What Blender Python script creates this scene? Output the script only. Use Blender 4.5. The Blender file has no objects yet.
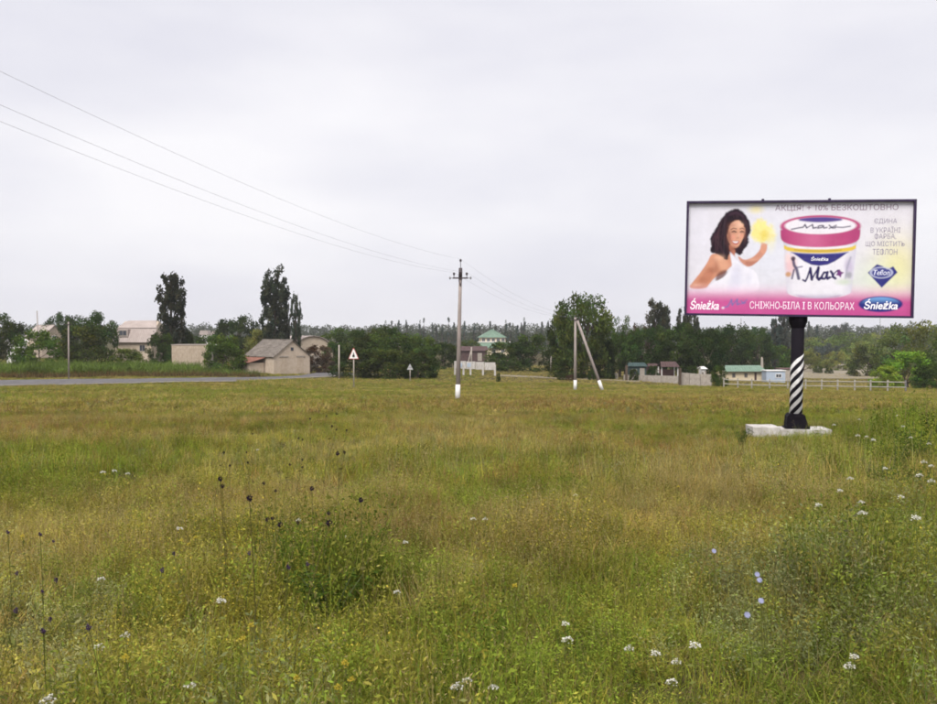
import bpy, math, random
import numpy as np
from mathutils import Vector, Matrix
R = math.radians
scene = bpy.context.scene
COL = scene.collection

# ------------------------------------------------------------------ camera
F, CX, CY, HOR, EYE = 940.0, 468.5, 352.0, 334.0, 1.7      # photo pixels
PITCH = math.atan((CY - HOR) / F)
cam_d = bpy.data.cameras.new('camera')
cam = bpy.data.objects.new('camera', cam_d); COL.objects.link(cam)
cam_d.sensor_width = 36.0; cam_d.lens = F / 937.0 * 36.0
cam_d.clip_start = 0.1; cam_d.clip_end = 12000
cam.location = (0, 0, EYE); cam.rotation_euler = (R(90) - PITCH, 0, 0)
scene.camera = cam

# ------------------------------------------------------------------ sky, sun, exposure
SUN_EL, SUN_AZ = R(52), R(200)          # azimuth clockwise from +Y: behind the camera, a little left
world = bpy.data.worlds.new('World'); scene.world = world; world.use_nodes = True
wt = world.node_tree; wn = wt.nodes; wl = wt.links; wn.clear()
w_out = wn.new('ShaderNodeOutputWorld'); w_bg = wn.new('ShaderNodeBackground')
w_sky = wn.new('ShaderNodeTexSky'); w_sky.sky_type = 'NISHITA'; w_sky.sun_disc = False
w_sky.sun_elevation = SUN_EL; w_sky.sun_rotation = SUN_AZ; w_sky.dust_density = 3.0
w_co = wn.new('ShaderNodeTexCoord'); w_map = wn.new('ShaderNodeMapping'); w_map.inputs['Scale'].default_value = (1.3, 1.3, 4.0)
w_no = wn.new('ShaderNodeTexNoise'); w_no.inputs['Scale'].default_value = 1.5; w_no.inputs['Detail'].default_value = 4; w_no.inputs['Roughness'].default_value = 0.5
w_cr = wn.new('ShaderNodeValToRGB')
w_cr.color_ramp.elements[0].position = 0.34; w_cr.color_ramp.elements[0].color = (7.2, 7.15, 7.9, 1)
w_cr.color_ramp.elements[1].position = 0.66; w_cr.color_ramp.elements[1].color = (9.1, 8.95, 9.2, 1)
w_mix = wn.new('ShaderNodeMix'); w_mix.data_type = 'RGBA'; w_mix.inputs['Factor'].default_value = 0.93
wl.new(w_co.outputs['Generated'], w_map.inputs['Vector']); wl.new(w_map.outputs[0], w_no.inputs['Vector'])
wl.new(w_no.outputs['Fac'], w_cr.inputs['Fac'])
wl.new(w_sky.outputs['Color'], w_mix.inputs[6]); wl.new(w_cr.outputs['Color'], w_mix.inputs[7])
wl.new(w_mix.outputs[2], w_bg.inputs['Color']); w_bg.inputs['Strength'].default_value = 0.113
wl.new(w_bg.outputs[0], w_out.inputs['Surface'])
sun_d = bpy.data.lights.new('sun', 'SUN'); sun_d.energy = 3.8; sun_d.angle = R(35); sun_d.color = (1.0, 0.965, 0.91)
sun = bpy.data.objects.new('sun', sun_d); COL.objects.link(sun)
sv = Vector((math.sin(SUN_AZ) * math.cos(SUN_EL), math.cos(SUN_AZ) * math.cos(SUN_EL), math.sin(SUN_EL)))
sun.rotation_euler = sv.to_track_quat('Z', 'Y').to_euler()
sun.location = (0, 0, 40)
vs = scene.view_settings
vs.view_transform = 'Standard'; vs.look = 'None'; vs.exposure = 0.0; vs.gamma = 1.0; vs.use_curve_mapping = False
scene.cycles.use_denoising = True
scene.cycles.max_bounces = 5; scene.cycles.diffuse_bounces = 2; scene.cycles.glossy_bounces = 2
scene.cycles.transmission_bounces = 4; scene.cycles.volume_bounces = 0; scene.cycles.transparent_max_bounces = 8
scene.cycles.filter_width = 1.8
scene.cycles.use_adaptive_sampling = True; scene.cycles.adaptive_threshold = 0.03

# ------------------------------------------------------------------ noise, terrain, projection
rng = np.random.default_rng(7); random.seed(7)

def hash2(ix, iy, seed):
    n = (ix.astype(np.int64) * 374761393 + iy.astype(np.int64) * 668265263 + seed * 2147483647) & 0xffffffff
    n = ((n ^ (n >> 13)) * 1274126177) & 0xffffffff
    return ((n ^ (n >> 16)) & 0xffff) / 65535.0
def vnoise(x, y, seed=0):
    ix = np.floor(x); iy = np.floor(y); fx = x - ix; fy = y - iy
    fx = fx * fx * (3 - 2 * fx); fy = fy * fy * (3 - 2 * fy)
    a = hash2(ix, iy, seed); b = hash2(ix + 1, iy, seed); c = hash2(ix, iy + 1, seed); d = hash2(ix + 1, iy + 1, seed)
    return (a * (1 - fx) + b * fx) * (1 - fy) + (c * (1 - fx) + d * fx) * fy
def fbm(x, y, seed=0, oct=4):
    s = 0; a = 0.5; t = 0
    for i in range(oct):
        s = s + a * vnoise(x, y, seed + i * 17); t += a; a *= 0.5; x = x * 2.03 + 11.3; y = y * 2.03 + 5.7
    return s / t

_D = [-60, 0, 25, 62, 95, 104, 118, 130, 150, 180, 220, 300, 350, 500, 700, 1000, 1600, 2600, 4200]
_L = [1.2, 1.7, 2.7, 4.1, 5.25, 5.4, 5.55, 5.6, 5.75, 5.8, 5.7, 5.7, 5.8, 6.2, 6.0, 5.0, 1.0, -9, -24]
_C = [1.2, 1.7, 2.7, 4.3, 5.85, 6.15, 6.45, 6.6, 6.8, 7.2, 7.8, 9.0, 9.4, 10., 9.0, 6.0, 1.0, -9, -24]
_Rr = [1.2, 1.7, 2.7, 4.4, 6.0, 6.4, 7.0, 7.5, 8.3, 9.3, 10.4, 11.6, 12., 12., 11., 8.0, 1.0, -9, -24]
_dense = np.arange(-60, 4200, 1.0)
def _smooth(v):
    t = np.interp(_dense, _D, v); k = np.ones(15) / 15
    p = np.pad(t, 7, mode='edge'); return np.convolve(p, k, 'valid')
_Ls, _Cs, _Rs = _smooth(_L), _smooth(_C), _smooth(_Rr)
def ground(x, y):
    x = np.asarray(x, float); y = np.asarray(y, float)
    u = x / np.maximum(y, 25.0)
    l, c, r = np.interp(y, _dense, _Ls), np.interp(y, _dense, _Cs), np.interp(y, _dense, _Rs)
    t = np.clip(u / 0.42, -1, 1); w = np.abs(t); w = w * w * (3 - 2 * w)
    drop = np.where(t < 0, c + (l - c) * w, c + (r - c) * w)
    und = (fbm(x * 0.11, y * 0.11, 3, 3) - 0.5) * 0.22 * np.clip((np.hypot(x, y) - 3) / 12, 0, 1)
    return EYE - drop + und
def gz(x, y): return float(ground(x, y))

_cp, _sp = math.cos(PITCH), math.sin(PITCH)
def project(x, y, z):
    zz = z - EYE; dep = y * _cp - zz * _sp; v = y * _sp + zz * _cp
    return CX + F * x / dep, CY - F * v / dep
def at(px, py, Y):
    a, b = (px - CX) / F, (CY - py) / F
    dy = _cp + b * _sp; dz = -_sp + b * _cp; k = Y / dy
    return Vector((a * k, Y, EYE + dz * k))
def gat(px, Y):                       # the point of the ground in column px at distance Y
    x = (px - CX) / F * Y; return Vector((x, Y, gz(x, Y)))
def hit(px, py, h=0.0):               # the place whose ground + h shows at a pixel
    Y = 2.5
    while Y < 400:
        p = at(px, py, Y)
        if p.z <= gz(p.x, p.y) + h: break
        Y *= 1.01
    return Vector((p.x, p.y, gz(p.x, p.y)))
def top_h(px, py, Y):                 # height above ground of a pixel at distance Y
    p = at(px, py, Y); return p.z - gz(p.x, p.y)

# ------------------------------------------------------------------ materials
def lin(r, g, b):
    f = lambda c: (c / 255 / 12.92) if c / 255 <= 0.04045 else ((c / 255 + 0.055) / 1.055) ** 2.4
    return (f(r), f(g), f(b))
def mat(name, color, rough=0.85, var=0.25, scale=3.0, bump=0.0, detail=6, color2=None, metallic=0.0, stretch=(1, 1, 1), spec=0.3):
    m = bpy.data.materials.new(name); m.use_nodes = True; nt = m.node_tree; N = nt.nodes; Lk = nt.links
    b = N['Principled BSDF']; b.inputs['Roughness'].default_value = rough; b.inputs['Metallic'].default_value = metallic
    b.inputs['Specular IOR Level'].default_value = spec
    tc = N.new('ShaderNodeTexCoord'); mp = N.new('ShaderNodeMapping'); mp.inputs['Scale'].default_value = stretch
    no = N.new('ShaderNodeTexNoise'); no.inputs['Scale'].default_value = scale; no.inputs['Detail'].default_value = detail; no.inputs['Roughness'].default_value = 0.6
    cr = N.new('ShaderNodeValToRGB'); c2 = color2 or tuple(min(1, c * (1 + var)) for c in color)
    cr.color_ramp.elements[0].position = 0.32; cr.color_ramp.elements[1].position = 0.68
    cr.color_ramp.elements[0].color = (*[c * (1 - var) for c in color], 1) if not color2 else (*color, 1)
    cr.color_ramp.elements[1].color = (*c2, 1)
    Lk.new(tc.outputs['Object'], mp.inputs['Vector']); Lk.new(mp.outputs[0], no.inputs['Vector']); Lk.new(no.outputs['Fac'], cr.inputs['Fac'])
    Lk.new(cr.outputs['Color'], b.inputs['Base Color'])
    if bump:
        bp = N.new('ShaderNodeBump'); bp.inputs['Strength'].default_value = bump; bp.inputs['Distance'].default_value = 0.02
        Lk.new(no.outputs['Fac'], bp.inputs['Height']); Lk.new(bp.outputs[0], b.inputs['Normal'])
    return m

def leaf_mat(name, instancer=False, trans=0.3):
    """plant tissue: colour from the mesh's own 'col' attribute, tinted per object or per instance"""
    m = bpy.data.materials.new(name); m.use_nodes = True; nt = m.node_tree; N = nt.nodes; Lk = nt.links; N.clear()
    out = N.new('ShaderNodeOutputMaterial'); mx = N.new('ShaderNodeMixShader'); mx.inputs[0].default_value = trans
    df = N.new('ShaderNodeBsdfDiffuse'); tr = N.new('ShaderNodeBsdfTranslucent')
    at_ = N.new('ShaderNodeAttribute'); at_.attribute_name = 'col'
    if instancer:
        ti = N.new('ShaderNodeAttribute'); ti.attribute_type = 'INSTANCER'; ti.attribute_name = 'tint'; tcol = ti.outputs['Color']
    else:
        oi = N.new('ShaderNodeObjectInfo'); tcol = oi.outputs['Color']
    mu = N.new('ShaderNodeMix'); mu.data_type = 'RGBA'; mu.blend_type = 'MULTIPLY'; mu.inputs['Factor'].default_value = 1
    Lk.new(at_.outputs['Color'], mu.inputs[6]); Lk.new(tcol, mu.inputs[7])
    m2 = N.new('ShaderNodeMix'); m2.data_type = 'RGBA'      # alpha of 'col': 0 takes the tint, 1 keeps its own colour
    Lk.new(at_.outputs['Alpha'], m2.inputs['Factor']); Lk.new(mu.outputs[2], m2.inputs[6]); Lk.new(at_.outputs['Color'], m2.inputs[7])
    Lk.new(m2.outputs[2], df.inputs['Color']); Lk.new(m2.outputs[2], tr.inputs['Color'])
    Lk.new(df.outputs[0], mx.inputs[1]); Lk.new(tr.outputs[0], mx.inputs[2]); Lk.new(mx.outputs[0], out.inputs['Surface'])
    return m
M_LEAF = leaf_mat('foliage')
M_GRASS = leaf_mat('meadow_plants', True)
M_BARK = mat('bark', (0.085, 0.062, 0.045), 0.95, 0.45, 4, 0.6, stretch=(3, 3, 0.6))
M_CONC = mat('weathered_concrete', (0.37, 0.325, 0.28), 0.9, 0.22, 2.5, 0.3)
M_POLE = mat('pole_concrete', (0.29, 0.245, 0.225), 0.9, 0.25, 1.5, 0.25, stretch=(4, 4, 0.5))
M_WHITEWASH = mat('whitewash', (0.66, 0.64, 0.61), 0.9, 0.16, 3, 0.25, color2=(0.80, 0.78, 0.76))
M_OLDWHITE = mat('stained_whitewash', (0.36, 0.33, 0.30), 0.9, 0.2, 3.0, 0.4, color2=(0.60, 0.57, 0.545), stretch=(2.2, 2.2, 0.6))
M_FENCE = mat('weathered_fence_paint', (0.36, 0.335, 0.29), 0.9, 0.2, 2, 0.1)
M_BLACK = mat('black_paint', (0.010, 0.008, 0.012), 0.8, 0.3, 5, 0.1, spec=0.08)
M_FRAME = mat('dark_violet_frame_paint', (0.03, 0.016, 0.055), 0.5, 0.3, 6)
M_STEEL = mat('grey_steel', (0.19, 0.185, 0.19), 0.55, 0.25, 6, metallic=0.4)
M_WIRE = mat('wire_metal', (0.30, 0.29, 0.31), 0.7, 0.1, 3)
M_INSUL = mat('dark_insulator', (0.06, 0.045, 0.05), 0.4, 0.2, 5)
M_SLATE = mat('weathered_slate_sheet', (0.30, 0.25, 0.215), 0.92, 0.3, 0.9, 0.3, color2=(0.44, 0.385, 0.34), stretch=(1, 3.5, 1))
M_SLATE2 = mat('pale_slate_sheet', (0.34, 0.285, 0.26), 0.92, 0.2, 0.8, 0.2, color2=(0.42, 0.355, 0.33))
M_SLATE_DK = mat('stained_slate_sheet', (0.095, 0.082, 0.070), 0.92, 0.35, 1.1, 0.3, color2=(0.215, 0.185, 0.160), stretch=(2.8, 0.7, 1))
M_PLASTER = mat('cream_plaster', (0.43, 0.345, 0.265), 0.9, 0.14, 1.6, 0.2, color2=(0.53, 0.44, 0.35))
M_BLOCK = mat('shell_stone_blocks', (0.40, 0.315, 0.235), 0.95, 0.16, 2.2, 0.3, color2=(0.50, 0.41, 0.32))
M_YELLOW = mat('pale_yellow_plaster', (0.66, 0.54, 0.37), 0.9, 0.1, 1.5, color2=(0.74, 0.63, 0.46))
M_GREENROOF = mat('green_roof_paint', (0.13, 0.20, 0.15), 0.85, 0.2, 1.0, color2=(0.19, 0.27, 0.21))
M_TEAL = mat('teal_sheet', (0.045, 0.075, 0.072), 0.9, 0.2, 2)
M_BLUE = mat('pale_blue_panel', (0.40, 0.46, 0.55), 0.7, 0.08, 2)
M_REDROOF = mat('red_brown_roof', (0.066, 0.040, 0.040), 0.9, 0.3, 1.5, color2=(0.10, 0.06, 0.058))
M_ORANGE = mat('orange_tile_roof', (0.22, 0.10, 0.07), 0.9, 0.25, 2)
M_PINK = mat('faded_red_board', (0.15, 0.085, 0.08), 0.85, 0.25, 1.5)
M_GLASS = mat('dark_window_glass', (0.05, 0.055, 0.07), 0.15, 0.2, 2, spec=0.5)
M_TRIM = mat('grey_trim', (0.33, 0.29, 0.25), 0.9, 0.15, 3)
M_ASPH = mat('asphalt', (0.115, 0.108, 0.11), 0.92, 0.4, 1.2, 0.2, stretch=(1, 1, 1))
M_SHOULDER = mat('gravel_shoulder', (0.20, 0.178, 0.15), 0.95, 0.25, 1.3, 0.3)
M_SIGNW = mat('sign_white', (0.78, 0.76, 0.74), 0.5, 0.05, 3)
M_SIGNR = mat('sign_red', (0.42, 0.05, 0.05), 0.5, 0.1, 3)
M_SIGNK = mat('sign_black', (0.02, 0.02, 0.02), 0.5, 0.1, 3)
M_SIGNG = mat('sign_back_grey', (0.42, 0.42, 0.42), 0.6, 0.1, 3)
M_DIRT = mat('bare_dirt', (0.235, 0.20, 0.145), 0.95, 0.2, 0.3, 0.2)

# ground: thatch and soil under the grass
def ground_mat():
    m = bpy.data.materials.new('meadow_soil'); m.use_nodes = True; nt = m.node_tree; N = nt.nodes; Lk = nt.links
    b = N['Principled BSDF']; b.inputs['Roughness'].default_value = 0.95; b.inputs['Specular IOR Level'].default_value = 0.1
    g = N.new('ShaderNodeNewGeometry')
    def noise(sc, det):
        n = N.new('ShaderNodeTexNoise'); n.inputs['Scale'].default_value = sc; n.inputs['Detail'].default_value = det; n.inputs['Roughness'].default_value = 0.65
        Lk.new(g.outputs['Position'], n.inputs['Vector']); return n
    n1, n2 = noise(0.07, 5), noise(5.0, 6)
    c1 = N.new('ShaderNodeValToRGB'); e = c1.color_ramp.elements
    e[0].position = 0.35; e[0].color = (0.046, 0.048, 0.013, 1); e[1].position = 0.65; e[1].color = (0.082, 0.064, 0.026, 1)
    c2 = N.new('ShaderNodeValToRGB'); e = c2.color_ramp.elements
    e[0].position = 0.3; e[0].color = (0.55, 0.55, 0.5, 1); e[1].position = 0.7; e[1].color = (1.25, 1.2, 1.1, 1)
    mu = N.new('ShaderNodeMix'); mu.data_type = 'RGBA'; mu.blend_type = 'MULTIPLY'; mu.inputs['Factor'].default_value = 1
    Lk.new(n1.outputs['Fac'], c1.inputs['Fac']); Lk.new(n2.outputs['Fac'], c2.inputs['Fac'])
    Lk.new(c1.outputs['Color'], mu.inputs[6]); Lk.new(c2.outputs['Color'], mu.inputs[7]); Lk.new(mu.outputs[2], b.inputs['Base Color'])
    bp = N.new('ShaderNodeBump'); bp.inputs['Strength'].default_value = 0.6; bp.inputs['Distance'].default_value = 0.05
    Lk.new(n2.outputs['Fac'], bp.inputs['Height']); Lk.new(bp.outputs[0], b.inputs['Normal'])
    return m
M_GROUND = ground_mat()

# ------------------------------------------------------------------ mesh helpers
class MB:
    def __init__(s): s.v = []; s.f = []
    def add(s, verts, faces):
        o = len(s.v); s.v += [tuple(v) for v in verts]; s.f += [tuple(o + i for i in f) for f in faces]; return s
    def box(s, c, size, M=None):
        x, y, z = [k / 2 for k in size]
        vs_ = [Vector((sx * x, sy * y, sz * z)) for sx in (-1, 1) for sy in (-1, 1) for sz in (-1, 1)]
        vs_ = [(M @ v if M else v) + Vector(c) for v in vs_]
        return s.add(vs_, [(0, 1, 3, 2), (4, 6, 7, 5), (0, 4, 5, 1), (2, 3, 7, 6), (0, 2, 6, 4), (1, 5, 7, 3)])
    def tube(s, pts, rad, n=8, cap=True):
        pts = [Vector(p) for p in pts]; rings = []; rad = rad if hasattr(rad, '__len__') else [rad] * len(pts); o = len(s.v)
        for i, p in enumerate(pts):
            d = (pts[min(i + 1, len(pts) - 1)] - pts[max(i - 1, 0)]).normalized()
            a = d.cross(Vector((0, 1, 0)) if abs(d.y) < 0.9 else Vector((1, 0, 0))).normalized(); b = d.cross(a)
            for k in range(n):
                t = 2 * math.pi * k / n; s.v.append(tuple(p + (a * math.cos(t) + b * math.sin(t)) * rad[i]))
        for i in range(len(pts) - 1):
            for k in range(n):
                k2 = (k + 1) % n; s.f.append((o + i * n + k, o + i * n + k2, o + (i + 1) * n + k2, o + (i + 1) * n + k))
        if cap:
            s.f.append(tuple(o + k for k in range(n))[::-1]); e = o + (len(pts) - 1) * n; s.f.append(tuple(e + k for k in range(n)))
        return s
    def prism(s, poly, y0, y1):           # polygon in x,z pulled along y
        n = len(poly); vs_ = [(x, y0, z) for x, z in poly] + [(x, y1, z) for x, z in poly]
        fs = [tuple(range(n)), tuple(range(2 * n - 1, n - 1, -1))] + [(i, i + n, (i + 1) % n + n, (i + 1) % n) for i in range(n)]
        return s.add(vs_, fs)
    def mesh(s, name):
        me = bpy.data.meshes.new(name); me.from_pydata(s.v, [], s.f); me.update()
        return me
    def build(s, name, m, parent=None, smooth=False):
        me = s.mesh(name); me.materials.append(m)
        import bmesh
        bm = bmesh.new(); bm.from_mesh(me); bmesh.ops.recalc_face_normals(bm, faces=bm.faces); bm.to_mesh(me); bm.free()
        if smooth: me.polygons.foreach_set('use_smooth', [True] * len(me.polygons))
        return link(name, me, parent)
def link(name, me, parent=None):
    o = bpy.data.objects.new(name, me); COL.objects.link(o)
    if parent: o.parent = parent
    return o
def thing(name, label, cat, loc=(0, 0, 0), rz=0, group=None):
    o = bpy.data.objects.new(name, None); COL.objects.link(o); o.empty_display_size = 0.3
    o.location = loc; o.rotation_euler = (0, 0, rz); tag(o, label, cat, group); return o
def tag(o, label=None, cat=None, group=None, kind=None):
    if label: o['label'] = label
    if cat: o['category'] = cat
    if group: o['group'] = group
    if kind: o['kind'] = kind
    return o
def np_mesh(name, V, Fc, m, col=None, smooth=False):
    """V (n,3), Fc list of (k,3|4) int arrays"""
    me = bpy.data.meshes.new(name)
    loops = np.concatenate([f.ravel() for f in Fc]); cnt = np.concatenate([np.full(len(f), f.shape[1]) for f in Fc])
    me.vertices.add(len(V)); me.vertices.foreach_set('co', np.ascontiguousarray(V, np.float32).ravel())
    me.loops.add(len(loops)); me.loops.foreach_set('vertex_index', loops.astype(np.int32))
    me.polygons.add(len(cnt)); me.polygons.foreach_set('loop_start', np.concatenate([[0], np.cumsum(cnt)[:-1]]).astype(np.int32))
    me.update(calc_edges=True)
    if col is not None:
        a = me.attributes.new('col', 'FLOAT_COLOR', 'POINT'); a.data.foreach_set('color', np.ascontiguousarray(col, np.float32).ravel())
    if smooth: me.polygons.foreach_set('use_smooth', np.ones(len(cnt), bool))
    me.materials.append(m); return me

# ------------------------------------------------------------------ the land
def make_ground():
    ys = np.concatenate([np.arange(-30, 40, 1.0), np.arange(40, 140, 2.0), np.arange(140, 400, 8.0), np.arange(400, 1000, 40.0), np.linspace(1000, 2000, 12)])
    us = np.concatenate([np.linspace(-1.6, -0.62, 14), np.linspace(-0.6, 0.6, 90), np.linspace(0.62, 1.6, 14)])
    Y, U = np.meshgrid(ys, us, indexing='ij'); X = U * (np.maximum(Y, 0) + 28)
    Z = ground(X, Y); n, m_ = Y.shape
    V = np.stack([X, Y, Z], -1).reshape(-1, 3); i = np.arange(n * m_).reshape(n, m_)
    Fq = np.stack([i[:-1, :-1], i[:-1, 1:], i[1:, 1:], i[1:, :-1]], -1).reshape(-1, 4)
    o = link('ground', np_mesh('ground', V, [Fq], M_GROUND, smooth=True)); tag(o, kind='structure'); return o
make_ground()

def strip(name, left, right, m, lift, seg=60):       # a sheet laid on the ground between two polylines
    left = [Vector(p) for p in left]; right = [Vector(p) for p in right]; b = MB()
    k = len(left) - 1; vs_ = []; W = 6
    for i in range(seg + 1):
        t = i / seg * k; a = min(int(t), k - 1); f = t - a
        p, q = left[a].lerp(left[a + 1], f), right[a].lerp(right[a + 1], f)
        for j in range(W + 1):
            r = p.lerp(q, j / W); vs_.append((r.x, r.y, gz(r.x, r.y) + lift))
    fs = [(i * (W + 1) + j, i * (W + 1) + j + 1, (i + 1) * (W + 1) + j + 1, (i + 1) * (W + 1) + j) for i in range(seg) for j in range(W)]
    return tag(b.add(vs_, fs).build(name, m, smooth=True), kind='structure')
def ghit(px, py): p = hit(px, py); return Vector((p.x, p.y, 0))
road_n = [Vector((-110, 58, 0)), ghit(0, 386.3), ghit(130, 383.6), ghit(240, 381.2), ghit(300, 378.3), Vector((-16, 158, 0))]
road_f = [Vector((-117, 69, 0)), ghit(0, 381.0), ghit(130, 379.6), ghit(240, 378.2), ghit(300, 376.3), Vector((-25, 162, 0))]
strip('road', road_n, road_f, M_ASPH, 0.10)
sh0 = [p + (p - q).normalized() * 2.4 for p, q in zip(road_n, road_f)]
sh1 = [p + (q - p).normalized() * 0.3 for p, q in zip(road_n, road_f)]
strip('road_shoulder', sh0, sh1, M_SHOULDER, 0.095)
strip('dirt_yard', [gat(795, 215), gat(800, 260), gat(806, 370)], [gat(885, 215), gat(885, 260), gat(870, 370)], M_DIRT, 0.06, 20)
strip('field_path', [gat(500, 152), gat(560, 146), gat(640, 140)], [gat(500, 160), gat(560, 153), gat(640, 147)], M_DIRT, 0.05, 20)

# ------------------------------------------------------------------ trees
def quads(P, size, rng_, flat=0.0, asp=0.6):
    """leaf quads at points P with random facing"""
    n = len(P); d = rng_.normal(size=(n, 3)); d[:, 2] *= (1 - flat); d /= np.linalg.norm(d, axis=1)[:, None]
    e = rng_.normal(size=(n, 3)); e -= (e * d).sum(1)[:, None] * d; e /= np.linalg.norm(e, axis=1)[:, None]
    s = (size * rng_.uniform(0.6, 1.4, n))[:, None]; a = d * s; b = e * s * asp
    V = np.stack([P - a, P + b, P + a, P - b], 1).reshape(-1, 3)
    return V, np.arange(4 * n).reshape(n, 4)
def crown_mesh(kind, seed):
    """crown of height 1 (z 0..1), width about 1; real leaf clumps"""
    g = np.random.default_rng(seed); C = []
    if kind == 'round':
        for _ in range(70):
            d = g.normal(size=3); d /= np.linalg.norm(d); r = g.uniform(0.35, 1) ** 0.5
            C.append((d[0] * r * 0.42, d[1] * r * 0.42, 0.54 + d[2] * r * 0.40, g.uniform(0.07, 0.13)))
    elif kind == 'bush':
        for _ in range(64):
            a = g.uniform(0, 6.28); z = g.uniform(0.0, 0.9) ; rr = 0.5 * math.sqrt(max(0.03, 1 - (max(0, z - 0.25) / 0.7) ** 2)) * g.uniform(0.3, 1) ** 0.5
            C.append((math.cos(a) * rr * 0.9, math.sin(a) * rr * 0.9, z * 0.93, g.uniform(0.08, 0.13)))
    elif kind == 'poplar':
        k = g.integers(3, 5)
        sp = [(g.uniform(-0.24, 0.24), g.uniform(-0.2, 0.2), g.uniform(0.78, 0.98)) for _ in range(k)]; sp[0] = (sp[0][0] * 0.4, sp[0][1] * 0.4, 1.0)
        for _ in range(150):
            i = g.integers(0, k); sx, sy, h = sp[i]; z = g.uniform(0.1, 0.97) * h
            w = 0.36 * min(1, (z / h - 0.02) / 0.25) * min(1, (1.06 - z / h) / 0.17) * g.uniform(0.2, 1) ** 0.5; a = g.uniform(0, 6.28)
            f = min(1, z / 0.6); C.append((sx * f + math.cos(a) * w, sy * f + math.sin(a) * w, z, g.uniform(0.018, 0.038)))
    elif kind == 'airy':
        for _ in range(38):
            d = g.normal(size=3); d /= np.linalg.norm(d); r = g.uniform(0.2, 1) ** 0.5
            C.append((d[0] * r * 0.42, d[1] * r * 0.42, 0.60 + d[2] * r * 0.36, g.uniform(0.05, 0.09)))
    elif kind == 'spire':
        for _ in range(34):
            z = g.uniform(0.08, 0.97); w = 0.42 * min(1, (1.03 - z) / 0.75) * g.uniform(0.2, 1) ** 0.5; a = g.uniform(0, 6.28)
            C.append((math.cos(a) * w, math.sin(a) * w, z, g.uniform(0.025, 0.045)))
    elif kind == 'willow':
        for _ in range(46):
            d = g.normal(size=3); d /= np.linalg.norm(d); d[2] = abs(d[2]); r = g.uniform(0.4, 1) ** 0.5
            C.append((d[0] * r * 0.44, d[1] * r * 0.44, 0.30 + d[2] * r * 0.62, g.uniform(0.075, 0.12)))
            if g.random() < 0.5: C.append((d[0] * r * 0.47, d[1] * r * 0.47, 0.12 + d[2] * r * 0.4, g.uniform(0.05, 0.09)))
    C = np.array(C); per = {'round': 110, 'bush': 95, 'poplar': 60, 'airy': 60, 'spire': 30, 'willow': 80}[kind]
    n = len(C) * per; idx = np.repeat(np.arange(len(C)), per)
    d = g.normal(size=(n, 3)); d /= np.linalg.norm(d, axis=1)[:, None]; r = g.uniform(0.15, 1, n) ** 0.55
    sq = np.array([1, 1, 1.0]) if kind not in ('poplar', 'spire') else np.array([3.0, 3.0, 1.6])
    P = C[idx, :3] + d * (r * C[idx, 3])[:, None] * sq
    stray = g.normal(size=(n, 3)) * 0.012; P += stray
    P[:, 2] = np.clip(P[:, 2], 0.01, 1.05)
    size = {'round': 0.022, 'bush': 0.026, 'poplar': 0.016, 'airy': 0.022, 'spire': 0.02, 'willow': 0.02}[kind]
    lo, hi = np.percentile(P, 1.5, 0), np.percentile(P, 98.5, 0)
    P[:, :2] = (P[:, :2] - (lo + hi)[:2] / 2) / (hi - lo)[:2]; P[:, 2] *= 0.97 / hi[2]
    V, Q = quads(P, size, g)
    if kind in ('poplar', 'spire'):            # leaves keep their shape when the crown is stretched narrow
        c = np.repeat(P, 4, 0); off = V - c; off[:, :2] *= 3.0; V = c + off
    cv = g.uniform(0.6, 1.6, len(C))[idx]; lv = g.uniform(0.75, 1.25, n); hue = g.normal(0, 0.06, len(C))[idx] + g.normal(0, 0.05, n)
    base = np.stack([1 + hue * 1.6, np.ones(n), 1 - hue], 1) * (cv * lv)[:, None]
    col = np.concatenate([base, np.zeros((n, 1))], 1)
    return np_mesh('crown', V, [Q], M_LEAF, np.repeat(col, 4, 0))
def trunk_mesh(kind, seed):
    g = random.Random(seed); b = MB(); h = {'round': 0.7, 'bush': 0.5, 'poplar': 0.93, 'airy': 0.8, 'spire': 0.9, 'willow': 0.55}[kind]
    r0 = {'round': 0.035, 'bush': 0.022, 'poplar': 0.09, 'airy': 0.025, 'spire': 0.1, 'willow': 0.045}[kind]
    pts = [(0.03 * i * g.uniform(-.35, .35), 0.03 * i * g.uniform(-.35, .35), -0.05 + (h + .05) * i / 6) for i in range(7)]
    b.tube(pts, [r0 * (1.15 - i / 6.5) for i in range(7)], 8)
    for k in range(9 if kind != 'spire' else 0):
        i = g.randint(1, 5); p = Vector(pts[i]); a = g.uniform(0, 6.28)
        out = {'round': .33, 'bush': .32, 'poplar': .25, 'airy': .36, 'willow': .32}[kind] * g.uniform(.6, 1); up = g.uniform(.1, .3)
        q = p + Vector((math.cos(a) * out, math.sin(a) * out, up)); mid = p.lerp(q, .5) + Vector((0, 0, -.03))
        rr = r0 * 0.45; b.tube([p, mid, q], [rr, rr * .7, rr * .25], 5)
    me = b.mesh('trunk'); me.materials.append(M_BARK); return me
VAR = {}
for kind, cnt in (('round', 5), ('bush', 5), ('poplar', 5), ('airy', 3), ('spire', 4), ('willow', 3)):
    VAR[kind] = [(crown_mesh(kind, 100 + i + hash(kind[0]) % 1 + ord(kind[0]) * 7), trunk_mesh(kind, i + ord(kind[0]))) for i in range(cnt)]
_tc = {}
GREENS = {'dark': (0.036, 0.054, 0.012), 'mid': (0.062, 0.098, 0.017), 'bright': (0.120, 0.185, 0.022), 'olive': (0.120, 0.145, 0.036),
          'grey': (0.075, 0.085, 0.075), 'pop': (0.042, 0.050, 0.030), 'rust': (0.075, 0.055, 0.035), 'blue': (0.048, 0.062, 0.052), 'elm': (0.047, 0.073, 0.016)}
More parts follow.
